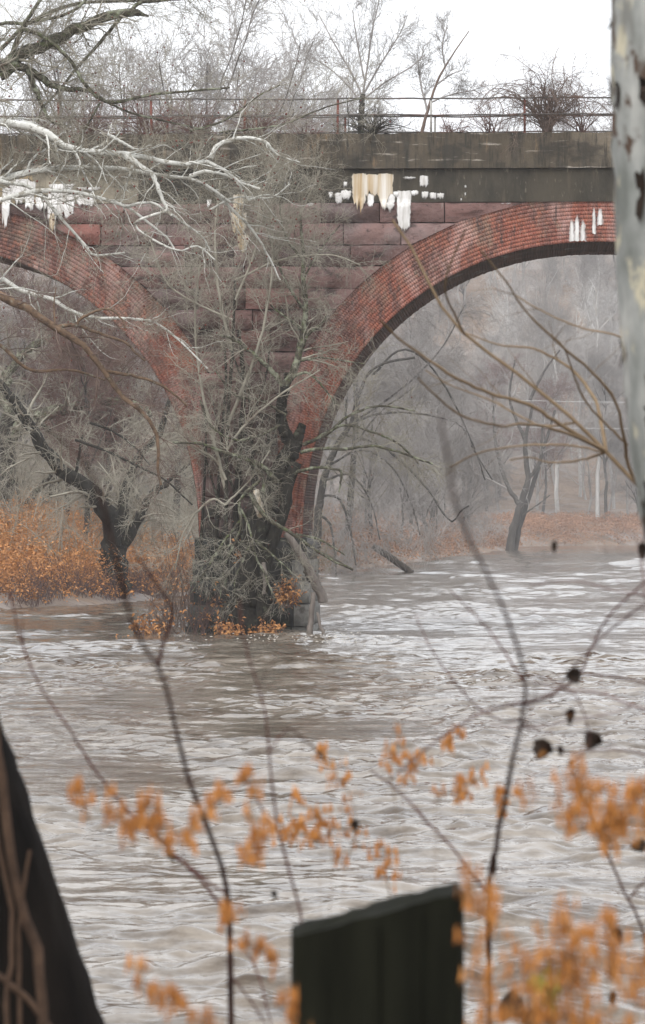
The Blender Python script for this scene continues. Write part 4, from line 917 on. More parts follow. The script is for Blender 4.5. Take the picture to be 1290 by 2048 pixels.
# ------------------------------------------------------------------ ferns and brush on the banks
def sprays(mb, C, size, hang=0.5, flat=0.35):
    """small feathery leaf sprays: narrow bent triangles pairs"""
    n = len(C)
    d = rng.standard_normal((n, 3)); d[:, 2] = rng.uniform(-hang, 1 - hang, n); d = norm(d)
    s = norm(np.cross(d, rng.standard_normal((n, 3))))
    L = size * rng.uniform(.5, 1.4, (n, 1)); W = L * flat * rng.uniform(.5, 1.2, (n, 1))
    p0 = C; p1 = C + d * L * .5 + s * W * .5 + [0, 0, .02]; p2 = C + d * L - np.array([0, 0, 1]) * L * .25; p3 = C + d * L * .5 - s * W * .5
    V = np.stack([p0, p1, p2, p3], 1).reshape(-1, 3)
    i = (np.arange(n) * 4)[:, None]
    mb.add(V, T=np.concatenate([i + [0, 1, 2], i + [0, 2, 3]]), a=np.repeat(np.clip(rng.normal(.55, .22, n), 0, 1), 4))
def bank_cover(name, label, n, xr, yr, dmin, dmax, hmax, size, m, clumps=400, base=.1, rad=1.1):
    Y0 = rng.uniform(yr[0], yr[1], clumps); X0 = rng.uniform(xr[0], xr[1], clumps)
    d = sdist(X0[None], Y0[None], LEFT_EDGE, CL)[0]; ok = (d > dmin) & (d < dmax); X0, Y0 = X0[ok], Y0[ok]
    hc = hmax * rng.uniform(.45, 1.0, len(X0))
    k = rng.integers(0, len(X0), n)
    rad_ = rng.uniform(.5, 1.5, len(X0))[k] * rad
    q = rng.standard_normal((n, 2)) * .45
    x = X0[k] + q[:, 0] * rad_; y = Y0[k] + q[:, 1] * rad_
    dome = np.exp(-(q ** 2).sum(1) * 1.5)
    z = land_z(x[None], y[None])[0]
    dd = sdist(x[None], y[None], LEFT_EDGE, CL)[0]; ok = dd > -0.6
    hgt = hc[k] * dome * np.sqrt(rng.uniform(0.03, 1, n)) + base
    C = np.stack([x, y, np.maximum(z, 0.05) + hgt], -1)[ok]
    mb = MB(); sprays(mb, C, size, .55, .4)
    tag(link(name, mb.mesh(name), m), label, kind='stuff')
bank_cover('dry_ferns', 'thick bank of dry orange ferns under the left arch', 270000, (-26, -4.5), (163, 228), 0.5, 32, 2.2, .13, M['fern'], 2400, base=.15)
bank_cover('bank_brush', 'orange brown brush along the bank beyond the right arch', 110000, (-12, 31), (262, 640), 0.2, 24, 2.6, .28, M['fern_far'], 1600, rad=2.0)
bank_cover('far_brush', 'reddish brown brush and pale dry grass along the far shore', 70000, (22, 110), (640, 740), 0.5, 30, 2.2, .36, M['fern_far'], 1600, rad=3.0)
def water_edge_sticks():
    mb = MB(); n = 2600
    Y = rng.uniform(160, 230, n); e = np.interp(Y, LEFT_EDGE[5:10, 1], LEFT_EDGE[5:10, 0])
    x = e - 0.2 - np.abs(rng.normal(0, 1.0, n)) * 1.2; x = np.where(Y < 168, rng.uniform(-22, -8, n), x)
    d = sdist(x[None], Y[None], LEFT_EDGE, CL)[0]; ok = (d > -.3) & (d < 4); x, Y = x[ok], Y[ok]; n = len(x)
    z = np.maximum(land_z(x[None], Y[None])[0], -.2); h = rng.uniform(.4, 1.5, n)
    t = np.linspace(0, 1, 4); ln = rng.normal(0, .35, (n, 2))
    Pn = np.stack([x[:, None] + ln[:, :1] * t * h[:, None], Y[:, None] + ln[:, 1:] * t * h[:, None], z[:, None] + h[:, None] * t], -1)
    Rn = np.linspace(.012, .004, 4)[None] * np.ones((n, 1)); mb.tubes(Pn, Rn, 3)
    a = grow(Pn, Rn, 4, .5, ang=(25, 60), n=3, rs=.7, rmin=.006); mb.tubes(a[0], a[1], 3)
    tag(link('water_edge_brush', mb.mesh('water_edge_brush'), M['brush']), 'purple brown leafless brush along the waterline under the left arch', kind='stuff')
water_edge_sticks()

def understory(name, label, n, xr, yr, dmin, dmax, h0, h1, m, rm):
    Y = rng.uniform(yr[0], yr[1], n); x = rng.uniform(xr[0], xr[1], n)
    d = sdist(x[None], Y[None], LEFT_EDGE, CL)[0]; ok = (d > dmin) & (d < dmax); x, Y = x[ok], Y[ok]; n = len(x)
    z = land_z(x[None], Y[None])[0]; h = rng.uniform(h0, h1, n); t_ = np.linspace(0, 1, 6)
    b0 = np.stack([x, Y, z - .1], -1); dr = norm(np.stack([rng.normal(0, .35, n), rng.normal(0, .35, n), np.ones(n)], -1))
    bend = np.stack([rng.normal(0, .25, n), rng.normal(0, .25, n), np.full(n, -.15)], -1)
    Pn = b0[:, None] + dr[:, None] * (h[:, None] * t_)[..., None] + bend[:, None] * (h[:, None] * t_ ** 2)[..., None]
    Rn = np.linspace(2.2, .8, 6)[None] * rm * np.ones((n, 1)); mb = MB(); mb.tubes(Pn, Rn, 3)
    a = grow(Pn, Rn, 7, (h0 + h1) * .22, ang=(20, 65), n=5, wig=.2, rs=.6, rmin=rm * .8, t0=.1); mb.tubes(a[0], a[1], 3)
    c = grow(a[0], a[1], 5, (h0 + h1) * .12, ang=(20, 65), n=3, wig=.25, rs=.7, rmin=rm * .6); mb.tubes(c[0], c[1], 3)
    tag(link(name, mb.mesh(name), m), label, kind='stuff')
understory('thicket', 'leafless grey thicket filling the bank under the left arch', 1500, (-30, 0), (176, 300), 1.5, 40, 2.0, 7.5, M['twig_grey'], .011)
understory('thicket', 'leafless brownish thicket along the bank beyond the right arch', 1500, (-8, 31), (265, 620), 0.5, 26, 2.0, 7.0, M['twig_far'], .016)

# ------------------------------------------------------------------ pier foot: shrubs, driftwood
def foot_shrub(label, px, py, Y, h, w_, canes, leaves, m, leafm=None, z0=None):
    b = P(px, py, Y)
    if z0 is not None: b[2] = z0
    root = empty('pier_shrub', b, label, 'shrub', 'shrubs at the foot of the pier')
    K = canes; n = 7; th = rng.uniform(-1, 1, (K, 2)); d = norm(np.stack([th[:, 0] * w_ / h, th[:, 1] * .6 * w_ / h, np.ones(K)], -1))
    out = np.empty((K, n, 3)); out[:, 0] = b + np.stack([rng.normal(0, w_ * .3, K), rng.normal(0, .25, K), np.full(K, -.15)], -1)
    L = h * rng.uniform(.5, 1.2, K)
    for j in range(1, n):
        d = norm(d + .16 * rng.standard_normal((K, 3))); out[:, j] = out[:, j - 1] + d * (L / (n - 1))[:, None]
    rr = np.linspace(.012, .004, n)[None] * rng.uniform(.6, 1.4, (K, 1))
    mb = MB(); mb.tubes(out, rr, 4); a = grow(out, rr, 5, .35 * h, ang=(20, 65), n=4, wig=.25, rs=.7, rmin=.005); mb.tubes(a[0], a[1], 3)
    put(root, 'stems', mb, m, kind='stuff')
    if leaves:
        q = a[0].reshape(-1, 3); C = q[rng.integers(0, len(q), leaves)] + rng.normal(0, .05, (leaves, 3))
        lb = MB(); sprays(lb, C, .13, .6, .5); put(root, 'leaves', lb, leafm or M['fern'], False, 'stuff')
foot_shrub('dense bare grey shrub with a few orange leaves, leftmost at the waterline by the pier', 335, 1270, 127.0, 1.7, .8, 34, 120, M['twig_brown'])
foot_shrub('low orange leaved shrub in the water just left of the pier', 290, 1268, 126.6, .75, .6, 22, 260, M['brush'])
foot_shrub('bare purplish shrub standing against the left side of the pier footing', 400, 1268, 127.2, 1.8, .8, 34, 90, M['brush'])
foot_shrub('row of orange fern tufts at the waterline under the two pier trunks', 455, 1268, 126.3, .6, .7, 30, 330, M['brush'])
foot_shrub('small orange tuft at the waterline right of the pier trunks', 545, 1265, 126.8, .5, .35, 14, 160, M['brush'])
foot_shrub('orange leaved plant hanging on the grey footing stones of the pier', 572, 1205, 127.6, .9, .5, 30, 420, M['brush'])
foot_shrub('orange leaves on the top ledge of the pier footing between the trunks', 492, 1120, 128.0, .7, .4, 16, 160, M['brush'])
foot_shrub('drowned dead twigs poking out of the river left of the pier', 232, 1280, 124.5, .35, .5, 14, 10, M['brush'])
foot_shrub('tall leafless grey shrub rising left of the pier beneath the left arch', 365, 1225, 138, 4.0, 1.0, 36, 40, M['twig_brown'], z0=0.0)

def log(name, label, pts, Y, w0, w1, m, group='driftwood around the pier', dY=0.0, stubs=2):
    q, r = trace(pts, Y, w0, w1, n=14, jit=.12, dY=dY)
    root = empty(name, q[0], label, 'driftwood', group)
    mb = MB(); mb.tubes(q[None], r[None], 9, lump=.07)
    for e in (0, -1):                                   # broken ends
        c = q[e]; ring = mb.V[0].reshape(14, 9, 3)[e]
        mb.add(np.vstack([ring, c + (q[e] - q[e + (1 if e == 0 else -1)]) * .06]), T=[(i, (i + 1) % 9, 9) if e else ((i + 1) % 9, i, 9) for i in range(9)])
    put(root, 'trunk', mb, m, True)
    if stubs:
        sb = MB(); a = grow(q[None], r[None], stubs, .35, ang=(35, 70), n=4, rs=.35, rmin=.008, taper=.6); sb.tubes(a[0], a[1], 5); put(root, 'branch_stub', sb, m)
log('driftwood_log', 'thick grey broken trunk propped against the right corner of the pier', [(572, 1066), (592, 1092), (612, 1128), (628, 1160), (640, 1185), (645, 1205)], 127.2, 14, 20, M['log'])
log('driftwood_log', 'darker short broken trunk lodged behind the thick grey one at the pier corner', [(612, 1140), (628, 1165), (640, 1190), (644, 1202)], 127.8, 16, 16, M['log_dark'], stubs=0)
log('driftwood_log', 'upright grey dead stem standing in the water below the propped trunk', [(627, 1185), (623, 1230), (617, 1290)], 126.6, 10, 13, M['log'])
log('driftwood_log', 'thin crooked dead stick entering the water right of the upright dead stem', [(634, 1225), (640, 1250), (648, 1270), (652, 1290)], 126.4, 6, 7, M['log'], stubs=1)
log('driftwood_log', 'pale broken branch stub hanging beside the pier trunks', [(527, 1125), (530, 1160), (528, 1188)], 126.5, 8, 7, M['log'], stubs=0)
log('driftwood_log', 'pale split limb sticking up beside the leaning pier tree', [(512, 980), (516, 1005), (522, 1030)], 127.0, 12, 18, M['calcite_tan'], stubs=0)
log('driftwood_log', 'dark fallen trunk sliding into the river from the bank beyond the pier', [(745, 1092), (765, 1104), (790, 1122), (826, 1147)], 292, 13, 14, M['log_dark'], group='driftwood along the banks')
log('driftwood_log', 'dark slim branch dipping to the river beside the pier', [(625, 1098), (650, 1110), (680, 1126), (706, 1140)], 150, 7, 5, M['log_dark'], group='driftwood along the banks')

def foam():
    mb = MB()
    n = 110
    c = P(615, 1285, 121)
    x = c[0] + rng.normal(.3, 1.4, n); y = c[1] + rng.normal(0, 4, n)
    C = np.stack([x, y, np.full(n, .06) + .05 * rng.uniform(0, 1, n)], -1)
    o = np.array([(1, 0, 0), (-1, 0, 0), (0, 1, 0), (0, -1, 0), (0, 0, .35), (0, 0, -.35)], float)
    f = np.array([(0, 2, 4), (2, 1, 4), (1, 3, 4), (3, 0, 4), (2, 0, 5), (1, 2, 5), (3, 1, 5), (0, 3, 5)])
    V = C[:, None, :] + o[None] * np.stack([rng.uniform(.012, .06, n), rng.uniform(.03, .12, n), np.full(n, .04)], -1)[:, None, :]
    mb.add(V.reshape(-1, 3), T=(f[None] + (np.arange(n) * 6)[:, None, None]).reshape(-1, 3))
    tag(link('river_foam', mb.mesh('river_foam', True), M['foam']), 'flecks of foam where the current breaks on the pier foot', kind='stuff')
foam()
def wire(py, lab):
    x = np.linspace(at_px(1000, 640), at_px(1700, 640), 40); z0 = CAMZ - (py - 1050) / F * 640
    c = np.stack([x, np.full(40, 640.0), z0 - .0006 * (x - x.mean()) ** 2 * -1], -1)[None]
    mb = MB(); mb.tubes(c, np.full((1, 40), .035), 5)
    tag(link('overhead_cable', mb.mesh('overhead_cable', True), M['wire']), lab, 'cable', 'cables across the far river')
wire(805, 'upper of the two thin pale cables crossing the far river at the right'); wire(858, 'lower of the two thin pale cables crossing the far river at the right')

# ------------------------------------------------------------------ foreground
def trunk_thing(name, label, pts, Y, w, m, cat='tree', n=60, k=36, lump=.022):
    C = np.array([P(p[0], p[1], Y) for p in pts]); q = crom(C, n)
    r = np.interp(np.linspace(0, 1, n), np.linspace(0, 1, len(w)), w) / F * Y / 2
    root = empty(name, q[0], label, cat); mb = MB(); mb.tubes(q[None], r[None], k, lump=lump); put(root, 'trunk', mb, m); return root, q, r
rt, q, r = trunk_thing('mottled_sycamore', 'grey mottled sycamore trunk with peeling brown flakes along the right edge',
    [(1830, 2700), (1710, 2200), (1590, 1700), (1462, 1150), (1416, 900), (1396, 700), (1380, 400), (1372, 0), (1368, -900)], 10.0, [380, 350, 325, 312, 306, 302, 302, 298, 290], M['syc_near'])
fl = MB()
for _ in range(46):                                     # bark flakes that have curled away from the trunk
    i = rng.integers(20, 56); th = rng.uniform(2.3, 4.7); c = q[i] + np.array([math.cos(th), math.sin(th), 0]) * r[i] * 1.01
    tg = np.array([-math.sin(th), math.cos(th), 0]); w_, h = rng.uniform(.008, .02), rng.uniform(.012, .05)
    U, V = np.meshgrid(np.linspace(-1, 1, 4), np.linspace(-1, 1, 5)); wob = rng.uniform(.5, 1, V.shape)
    G = c + (U * w_ * wob)[..., None] * tg + (V * h * (1 + .2 * rng.normal(size=V.shape)))[..., None] * up + (.002 + .008 * np.abs(V) ** 2)[..., None] * np.array([math.cos(th), math.sin(th), 0])
    fl.grid(G)
put(rt, 'bark_flakes', fl, M['leaf_dead'], True, 'stuff')
rt, q, r = trunk_thing('vine_wrapped_tree', 'black leaning tree trunk wrapped in brown vines at the lower left corner',
    [(215, 2950), (150, 2600), (65, 2250), (-25, 1950), (-105, 1700), (-185, 1450), (-340, 900), (-520, 200)], 8.5, [520, 420, 385, 372, 360, 350, 335, 320], M['trunk_near'], lump=.014)
for (pts, w0) in [([(30, 2900), (60, 2300), (85, 2050), (70, 1900), (30, 1750), (10, 1600), (-10, 1450), (-60, 1200)], 26), ([(250, 2500), (150, 2180), (90, 2040), (20, 1970), (-60, 1900)], 20), ([(20, 2700), (10, 2100), (25, 1850), (0, 1700), (-40, 1500)], 16), ([(95, 2500), (45, 2100), (40, 1850), (60, 1700)], 12)]:
    a = trace(pts, 8.15, w0, w0 * .7, n=30, jit=.25); vb = MB(); vb.tubes(a[0][None], a[1][None], 7, lump=.06); put(rt, 'vine', vb, M['vine'])

# the cut post
def post():
    Y = 6.5; s = Y / F
    xl, xr = (586 - 645) * s, (918 - 645) * s
    root = empty('wooden_post', ((xl + xr) / 2, Y, float(near_z(0, Y))), 'black weathered wooden post with a sloping sawn top at the bottom of the picture', 'post')
    nz_, nu = 22, 14; mb = MB(); zb = -.25
    def top(x): return CAMZ - (np.interp(x, [xl, xr], [1862, 1772]) - 1050) * s
    dep = .21; per = []
    for (x0, y0, x1, y1) in ((xl, Y - dep / 2, xr, Y - dep / 2), (xr, Y - dep / 2, xr, Y + dep / 2), (xr, Y + dep / 2, xl, Y + dep / 2), (xl, Y + dep / 2, xl, Y - dep / 2)):
        t = np.linspace(0, 1, nu, endpoint=False); per.append(np.stack([x0 + (x1 - x0) * t, y0 + (y1 - y0) * t], -1))
    per = np.concatenate(per); c = per.mean(0)
    gro = rng.normal(0, .0022, len(per)); dirn = per - c; dirn /= np.linalg.norm(dirn, axis=1, keepdims=True)
    crn = np.abs(np.abs((per - c)[:, 0]) - (xr - xl) / 2) + np.abs(np.abs((per - c)[:, 1]) - dep / 2)
    per = per + dirn * gro[:, None] - dirn * (np.clip(.012 - crn, 0, .012) * .5)[:, None]
    lev = np.linspace(0, 1, nz_); tz = top(per[:, 0]) + rng.normal(0, .0016, len(per)); z0 = float(near_z(0, Y)) + zb
    G = np.stack([np.stack([c[0] + (per[:, 0] - c[0]) * (1 + .05 * (1 - v)) , per[:, 1], z0 + (tz - z0) * v], -1) for v in lev])
    G = np.concatenate([G, G[:, :1]], 1); mb.grid(G)
    ringt = G[-1, :-1]; inner = ringt * .0 + np.array([c[0], c[1], 0]) + (ringt - np.array([c[0], c[1], 0])) * [.5, .5, 0]
    inner[:, 2] = top(inner[:, 0]) + rng.normal(0, .0025, len(inner)); n = len(ringt); i = np.arange(n); j = (i + 1) % n
    cen = np.array([[c[0], c[1], top(c[0])]])
    mb.add(np.vstack([ringt, inner, cen]), Q=np.stack([i, j, j + n, i + n], -1), T=np.stack([i + n, j + n, np.full(n, 2 * n)], -1))
    put(root, 'shaft', mb, M['post'], False)
    ck = MB()                                           # drying cracks as thin dark slivers standing open on the face
    for xx in (xl + .06, xl + .13, xl + .2):
        a = np.stack([np.full(12, xx) + np.cumsum(rng.normal(0, .0015, 12)), np.full(12, Y - dep / 2 - .001), np.linspace(1.6, top(xx) - .02, 12)], -1); ck.tubes(a[None], np.full((1, 12), .0022), 4)
    put(root, 'grain_ridge', ck, M['post'])
post()

def dead_leaf(root, px, py, Y, wpx, hpx, rot, m=None):
    s = Y / F; c = P(px, py, Y); U, V = np.meshgrid(np.linspace(-1, 1, 6), np.linspace(0, 1, 7))
    prof = np.interp(V[:, 0], [0, .25, .55, .8, 1], [.35, 1, .85, .5, .05])[:, None] * (1 + rng.normal(0, .12, V.shape))
    x = U * prof * wpx / 2 * s; z = (.5 - V) * hpx * s; y = (np.abs(U) ** 1.5 * prof * wpx * .35 * s) * rng.uniform(.6, 1.4) + rng.normal(0, 1.5 * s, V.shape) + .3 * hpx * s * np.sin(V * 3)
    cr_, sr_ = math.cos(rot), math.sin(rot)
    G = np.stack([c[0] + x * cr_ - z * sr_, c[1] + y, c[2] + x * sr_ + z * cr_], -1)
    mb = MB(); mb.grid(G); o = put(root, 'leaf', mb, m or M['leaf_dead'], True)
    so = o.modifiers.new('thickness', 'SOLIDIFY'); so.thickness = .0012; return o

def sapling(name, label, stems, Y, m, leaves=(), cat='sapling', twigs=None, group=None, mt=None):
    """stems: [(pixels, w0, w1, dY)], the first one is rooted in the ground"""
    st = [trace(s[0], Y, s[1], s[2], n=34, jit=.22, dY=s[3]) for s in stems]
    b = st[0][0][0].copy(); root = empty(name, b, label, cat, group)
    for i, a in enumerate(st):
        mb = MB(); mb.tubes(a[0][None], a[1][None], 8 if i == 0 else 6, lump=.05); put(root, 'stem' if i == 0 else 'branch', mb, m if i == 0 else (mt or m))
    if twigs:
        Pn, Rn = stack(st); tb = MB(); a = grow(Pn, Rn, twigs[0], twigs[1], ang=(20, 55), n=6, wig=.12, rs=.5, rmin=.0006, t0=.35, flat=.7); tb.tubes(a[0], a[1], 4); put(root, 'twigs', tb, mt or m, kind='stuff')
    for L in leaves: dead_leaf(root, *L[:2], Y - .02, *L[2:])
    return root
G8 = lambda Y: 1050 + (CAMZ - float(near_z(0, Y)) + .05) / Y * F         # pixel row of the ground at distance Y
sapling('sapling', 'dark red brown sapling curving up left of centre in the foreground',
    [([(470, G8(8.0)), (466, 2400), (462, 2048), (460, 1900), (455, 1770), (430, 1700), (400, 1620), (375, 1550), (357, 1480), (338, 1400), (315, 1330), (285, 1290), (262, 1235), (240, 1150), (215, 1050), (190, 960), (150, 900), (90, 860)], 14, 3, -3.2),
     ([(315, 1335), (325, 1290), (345, 1230), (330, 1190), (300, 1150), (270, 1110)], 8, 4, -.25), ([(457, 1830), (400, 1760), (340, 1700), (300, 1660), (255, 1620), (190, 1540), (140, 1460), (85, 1380), (45, 1290), (20, 1180)], 8, 4, .2),
     ([(458, 1790), (425, 1770), (390, 1740), (345, 1715)], 6, 4, .1), ([(462, 1950), (500, 2000), (540, 2060)], 5, 3, 0), ([(460, 1880), (490, 1900), (520, 1960), (545, 2060)], 5, 3, -.1)],
    8.0, M['stem'], [(342, 1712, 16, 26, .6), (549, 1790, 12, 18, .2)], twigs=(3, .22))
sapling('sapling', 'dark sapling with black withered leaves rising right of the post in the foreground',
    [([(985, G8(8.3)), (982, 2400), (980, 2048), (977, 1900), (978, 1780), (985, 1720), (1000, 1640), (1015, 1570), (1030, 1500), (1046, 1430), (1052, 1370), (1036, 1300), (1003, 1210), (950, 1100), (912, 1010), (897, 930), (880, 830)], 13, 3, -3.7),
     ([(1048, 1408), (1110, 1385), (1160, 1345), (1205, 1250), (1260, 1190), (1310, 1150)], 7, 4, .4), ([(1046, 1405), (980, 1420), (900, 1462), (850, 1500), (780, 1560)], 6, 3, -.4), ([(1050, 1350), (1100, 1360), (1150, 1390), (1180, 1480), (1140, 1530)], 4, 2.5, -.1),
     ([(976, 1790), (950, 1755), (900, 1690), (860, 1650), (800, 1585), (740, 1540)], 6, 4, .5), ([(1052, 1372), (1000, 1290), (960, 1240), (900, 1180)], 5, 3, .7), ([(1040, 1440), (1000, 1440), (940, 1400), (870, 1310), (830, 1230)], 5, 3, .8)],
    8.3, M['stem'], [(1150, 1352, 34, 34, .3), (1141, 1434, 20, 36, -.1), (1084, 1500, 44, 44, -.5), (1121, 1502, 13, 22, 0), (1185, 1483, 40, 40, -.6), (1143, 1527, 14, 14, 0), (1109, 1094, 12, 26, 0), (1025, 2018, 70, 55, 1.1), (1065, 2040, 50, 44, .2), (988, 1730, 14, 44, .1)], twigs=(3, .25))
sapling('sapling', 'slim grey brown sapling directly behind the left edge of the post',
    [([(612, G8(7.6)), (608, 2200), (600, 1825), (585, 1770), (570, 1710), (555, 1650), (545, 1580), (538, 1500), (530, 1420), (510, 1350), (490, 1290), (478, 1200)], 10, 4, 0), ([(555, 1660), (530, 1630), (510, 1590), (480, 1540)], 5, 3, .1), ([(540, 1500), (575, 1460), (610, 1480), (650, 1520)], 4, 3, .15)],
    7.6, M['stem'], [(710, 1652, 18, 26, .1)], twigs=(2, .2))
sapling('sapling', 'thin dark sapling bending through the orange fern at the lower right',
    [([(1320, G8(8.8)), (1310, 2100), (1286, 1860), (1256, 1800), (1230, 1740), (1192, 1655), (1165, 1590), (1140, 1530)], 8, 5, 0), ([(1256, 1800), (1290, 1760), (1330, 1720)], 5, 3, 0)],
    8.8, M['stem'], [(1280, 1693, 34, 26, .4), (1237, 1872, 20, 34, .3), (1226, 1998, 16, 32, 0)], twigs=(2, .15))
sapling('twiggy_shrub', 'bare twiggy shrub reaching in from the right edge over the river',
    [([(1420, G8(9.2)), (1400, 2000), (1370, 1600), (1330, 1380), (1290, 1366), (1200, 1350), (1150, 1348)], 14, 4, 0), ([(1345, 1440), (1300, 1422), (1262, 1410), (1200, 1386), (1130, 1380), (1060, 1362)], 7, 3, .2), ([(1265, 1412), (1230, 1425), (1150, 1440), (1060, 1455), (980, 1450)], 4, 2.5, .2),
     ([(1340, 1400), (1320, 1250), (1290, 1192), (1240, 1185), (1150, 1162), (1060, 1170)], 7, 3, .3), ([(1300, 1200), (1220, 1260), (1150, 1330), (1100, 1400)], 5, 3, .5), ([(1290, 1195), (1285, 1140), (1284, 1060)], 5, 3, .2), ([(1330, 1560), (1290, 1510), (1200, 1500), (1120, 1512)], 4, 2, .2)],
    9.2, M['stem'], [(1286, 1102, 20, 34, 0)], twigs=(4, .22), mt=M['stem_soft'], cat='shrub')
sapling('arching_shoot', 'fan of long tan arching shoots springing from behind the right trunk across the arch opening',
    [([(1520, 1050 + (CAMZ - float(near_z(0, 15.5)) + .1) / 15.5 * F), (1480, 1700), (1400, 1250), (1330, 1060), (1270, 965), (1208, 900), (1160, 850), (1100, 798), (1030, 745), (930, 670), (888, 620), (860, 570), (820, 490), (785, 440)], 16, 5, 0),
     ([(1213, 905), (1203, 850), (1190, 800), (1150, 745), (1100, 712), (1060, 696), (1000, 690), (930, 665)], 9, 3, .8), ([(1208, 900), (1130, 855), (1060, 810), (990, 790), (920, 760), (850, 715), (790, 670), (760, 640)], 9, 4, -.5), ([(1208, 900), (1120, 862), (1050, 848), (1000, 852), (920, 830), (860, 780), (835, 755)], 7, 3, -1.2),
     ([(1208, 905), (1150, 892), (1060, 890), (960, 905), (900, 935)], 5, 3, .6), ([(1208, 906), (1160, 920), (1100, 925), (1060, 915), (1020, 920)], 5, 3, .9), ([(1150, 845), (1080, 850), (980, 800), (900, 770), (850, 740)], 5, 2.5, .4), ([(930, 670), (905, 620), (890, 580), (900, 530), (930, 460)], 5, 3, -1.0),
     ([(1330, 1060), (1260, 940), (1250, 880), (1230, 800), (1180, 740), (1110, 680), (1050, 620), (1010, 560), (960, 500)], 8, 3, -1.2), ([(1280, 690), (1230, 670), (1160, 655), (1080, 620), (1030, 590)], 5, 3, .4), ([(1275, 975), (1320, 720), (1280, 690)], 6, 5, .2), ([(1255, 890), (1170, 800), (1130, 700), (1090, 660)], 5, 3, -.6)],
    15.5, M['stem_tan'], (), twigs=(2, .35), cat='shoots')

# dry fern fronds close to the camera
def frond(root, pts, Y, dens, size=.022, spread=1.0, m=None):
    size *= Y / 7.2
    q, r = trace(pts, Y, 3, 1.5, n=30, jit=.6)
    root_mb = MB(); root_mb.tubes(q[None], r[None], 4)
    n = int(dens * 2.4); t = rng.uniform(.0, 29, n); i = np.minimum(t.astype(int), 28); f = (t - i)[:, None]
    p = q[i] * (1 - f) + q[i + 1] * f; tg = norm(q[i + 1] - q[i])
    side = norm(np.cross(tg, np.array([0, 1.0, 0])) + .5 * rng.standard_normal((n, 3))) * np.sign(rng.standard_normal((n, 1)))
    L = size * spread * rng.uniform(.6, 1.6, n)
    d = norm(side + .45 * tg + [0, 0, -.25]); k = 5
    Pn = p[:, None, :] + d[:, None, :] * (L[:, None] * np.linspace(0, 1, k))[..., None] + np.array([0, 0, -1])[None, None] * (.25 * L[:, None] * np.linspace(0, 1, k) ** 2)[..., None]
    lf = MB()
    C = Pn[:, 1::1].reshape(-1, 3); lf_n = len(C)
    sprays(lf, C, .0012 * Y, .8, .2)
    st = np.full((n, k), .0004); root_mb.tubes(Pn, st, 3)
    fo = put(root, 'frond', root_mb, M['stem_tan'])
    me = lf.mesh('leaflets'); b = np.array(root.location, dtype=np.float32)
    co = np.empty(len(me.vertices) * 3, dtype=np.float32); me.vertices.foreach_get('co', co); co = (co.reshape(-1, 3) - b); me.vertices.foreach_set('co', co.ravel()); me.update()
    tag(link('leaflets', me, m or M['fern_near'], fo), kind='stuff')
def fern(label, base_px, Y, fronds):
    Y *= .78
    b = P(base_px, G8(Y), Y); root = empty('dry_fern', b, label, 'fern', 'dry orange ferns in the foreground')
    for (pts, dens, *sz) in fronds:
        x0, y0 = pts[0]
        stem = [(base_px, G8(Y)), ((base_px * 2 + x0) / 3, (G8(Y) + y0 * 2) / 3 + 60), (x0, y0)]
        a = trace(stem, Y, 1.2, 1.0, n=20, jit=.3); mb = MB(); mb.tubes(a[0][None], a[1][None], 4); put(root, 'stalk', mb, M['stem_tan'])
        frond(root, pts, Y, dens, *sz)
fern('dry orange fern frond arching tallest in the middle above the post', 640, 10.6, [([(690, 1740), (712, 1650), (700, 1590), (672, 1545), (640, 1505), (605, 1470)], 9, .017), ([(665, 1720), (655, 1660), (630, 1620), (580, 1605)], 9, .02), ([(640, 1690), (600, 1665), (560, 1650)], 8, .02), ([(780, 1800), (770, 1730), (765, 1700), (750, 1680)], 6, .018)])
fern('dry orange fern with small tufts left of the dark red sapling', 330, 7.2, [([(345, 1730), (330, 1690), (312, 1640), (300, 1590)], 9, .016), ([(370, 1690), (400, 1640), (430, 1605), (450, 1585)], 9, .016), ([(265, 1690), (262, 1650), (235, 1630), (215, 1600)], 8, .016), ([(180, 1640), (160, 1600), (155, 1565)], 4, .016), ([(320, 1660), (290, 1620), (270, 1640)], 4, .016)])
fern('sparse dry fern between the dark red sapling and the post', 480, 7.4, [([(485, 1730), (505, 1690), (520, 1660), (535, 1650)], 8, .018), ([(500, 1650), (510, 1580), (490, 1550)], 5, .016), ([(470, 1920), (490, 1890), (530, 1900), (560, 1925)], 6, .017), ([(440, 1840), (460, 1820)], 5, .018)])
fern('pale dry fern sprigs out over the river right of the middle', 860, 10.6, [([(790, 1600), (780, 1540), (790, 1500), (800, 1470)], 4, .018), ([(800, 1560), (830, 1530), (850, 1512)], 5, .018), ([(870, 1600), (910, 1580), (960, 1555)], 7, .018), ([(880, 1495), (905, 1478), (920, 1468)], 5, .014), ([(1000, 1640), (990, 1580), (1040, 1600)], 3, .02)])
fern('dry orange fern around the thin dark sapling at the right edge', 1200, 7.0, [([(1220, 1680), (1180, 1620), (1160, 1570), (1135, 1530)], 12, .022), ([(1190, 1680), (1230, 1640), (1270, 1640), (1300, 1655)], 12, .026), ([(1170, 1660), (1120, 1600), (1080, 1590), (1040, 1575)], 7, .022), ([(1280, 1680), (1295, 1620), (1280, 1570)], 9, .024), ([(1240, 1700), (1220, 1610), (1200, 1570)], 7, .022)])
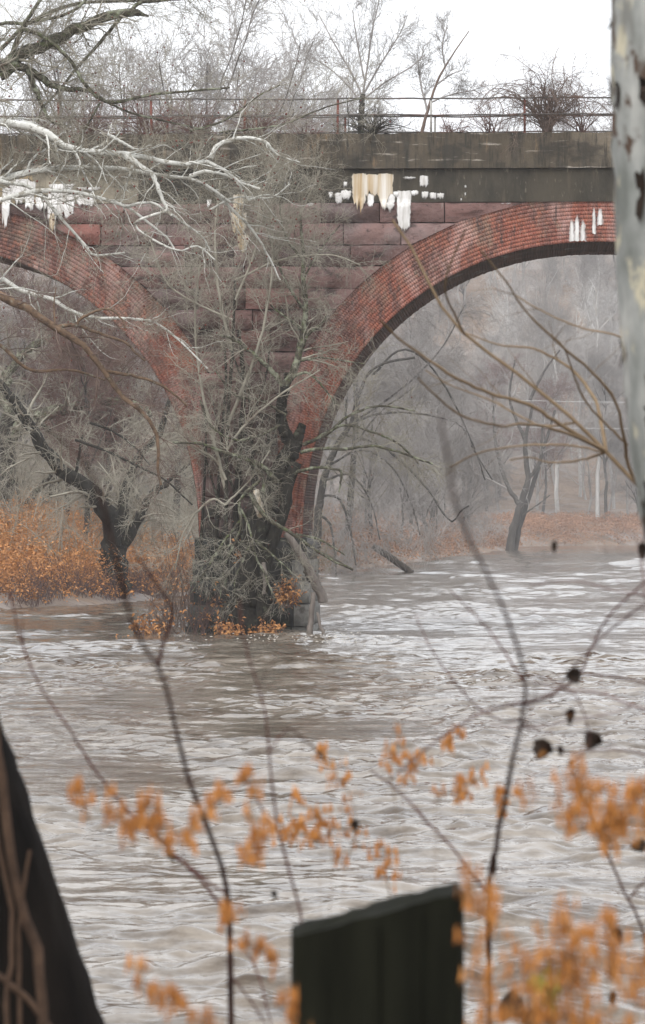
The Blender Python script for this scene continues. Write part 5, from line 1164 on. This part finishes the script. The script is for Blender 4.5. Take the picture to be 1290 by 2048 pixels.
fern('thickest clump of dry orange fern at the bottom right beside the post', 1080, 6.2, [([(1000, 2080), (960, 1970), (940, 1900), (930, 1870)], 11, .03), ([(1060, 2080), (1060, 1980), (1030, 1930), (1010, 1900)], 13, .03), ([(1100, 2080), (1120, 1970), (1100, 1900), (1060, 1890)], 15, .032), ([(1150, 2080), (1180, 1960), (1210, 1910), (1240, 1900)], 15, .032), ([(1200, 2080), (1160, 2000), (1150, 1940), (1130, 1900)], 13, .03), ([(1270, 2080), (1275, 1960), (1290, 1890)], 10, .03), ([(1000, 1860), (970, 1800), (935, 1760)], 6, .022), ([(1160, 1880), (1130, 1840), (1110, 1820)], 5, .022), ([(1220, 1870), (1215, 1840)], 4, .022), ([(940, 1740), (950, 1800), (1010, 1880)], 4, .02)])
fern('low dry fern at the bottom left beside the black trunk', 350, 6.6, [([(420, 2100), (400, 2040), (350, 2010), (300, 1985)], 12, .02), ([(300, 2000), (280, 1950), (265, 1920)], 4, .018), ([(560, 2100), (590, 2040), (570, 2000)], 8, .02)])
def green_tuft():
    b = P(1095, G8(6.4), 6.4); root = empty('green_sprig', b, 'single yellow green sprig among the orange fern at the bottom right', 'plant')
    a = trace([(1095, G8(6.4)), (1100, 2100), (1095, 1960)], 6.4, 5, 3, n=20); mb = MB(); mb.tubes(a[0][None], a[1][None], 5); put(root, 'stalk', mb, M['leaf_green'])
    C = np.array([P(1095 + rng.normal(0, 9), 1990 + rng.normal(0, 16), 6.4 + rng.normal(0, .01)) for _ in range(46)]); lf = MB(); sprays(lf, C, .02, .4, .3); put(root, 'leaves', lf, M['leaf_green'], False, 'stuff')
green_tuft()

# ------------------------------------------------------------------ thin mist over the valley
mb = MB(); mb.box(-1100, 1100, -60, 1700, -3.5, 112)
hz = bpy.data.materials.new('thin_haze'); hz.use_nodes = True; hn = hz.node_tree; hn.nodes.clear()
ho = hn.nodes.new('ShaderNodeOutputMaterial'); pv = hn.nodes.new('ShaderNodeVolumePrincipled')
pv.inputs['Color'].default_value = (0.93, 0.93, 0.95, 1); pv.inputs['Density'].default_value = 0.00025; pv.inputs['Anisotropy'].default_value = 0.2
hn.links.new(pv.outputs[0], ho.inputs['Volume'])
tag(link('haze', mb.mesh('haze'), hz), 'thin pale winter haze filling the valley', kind='stuff')
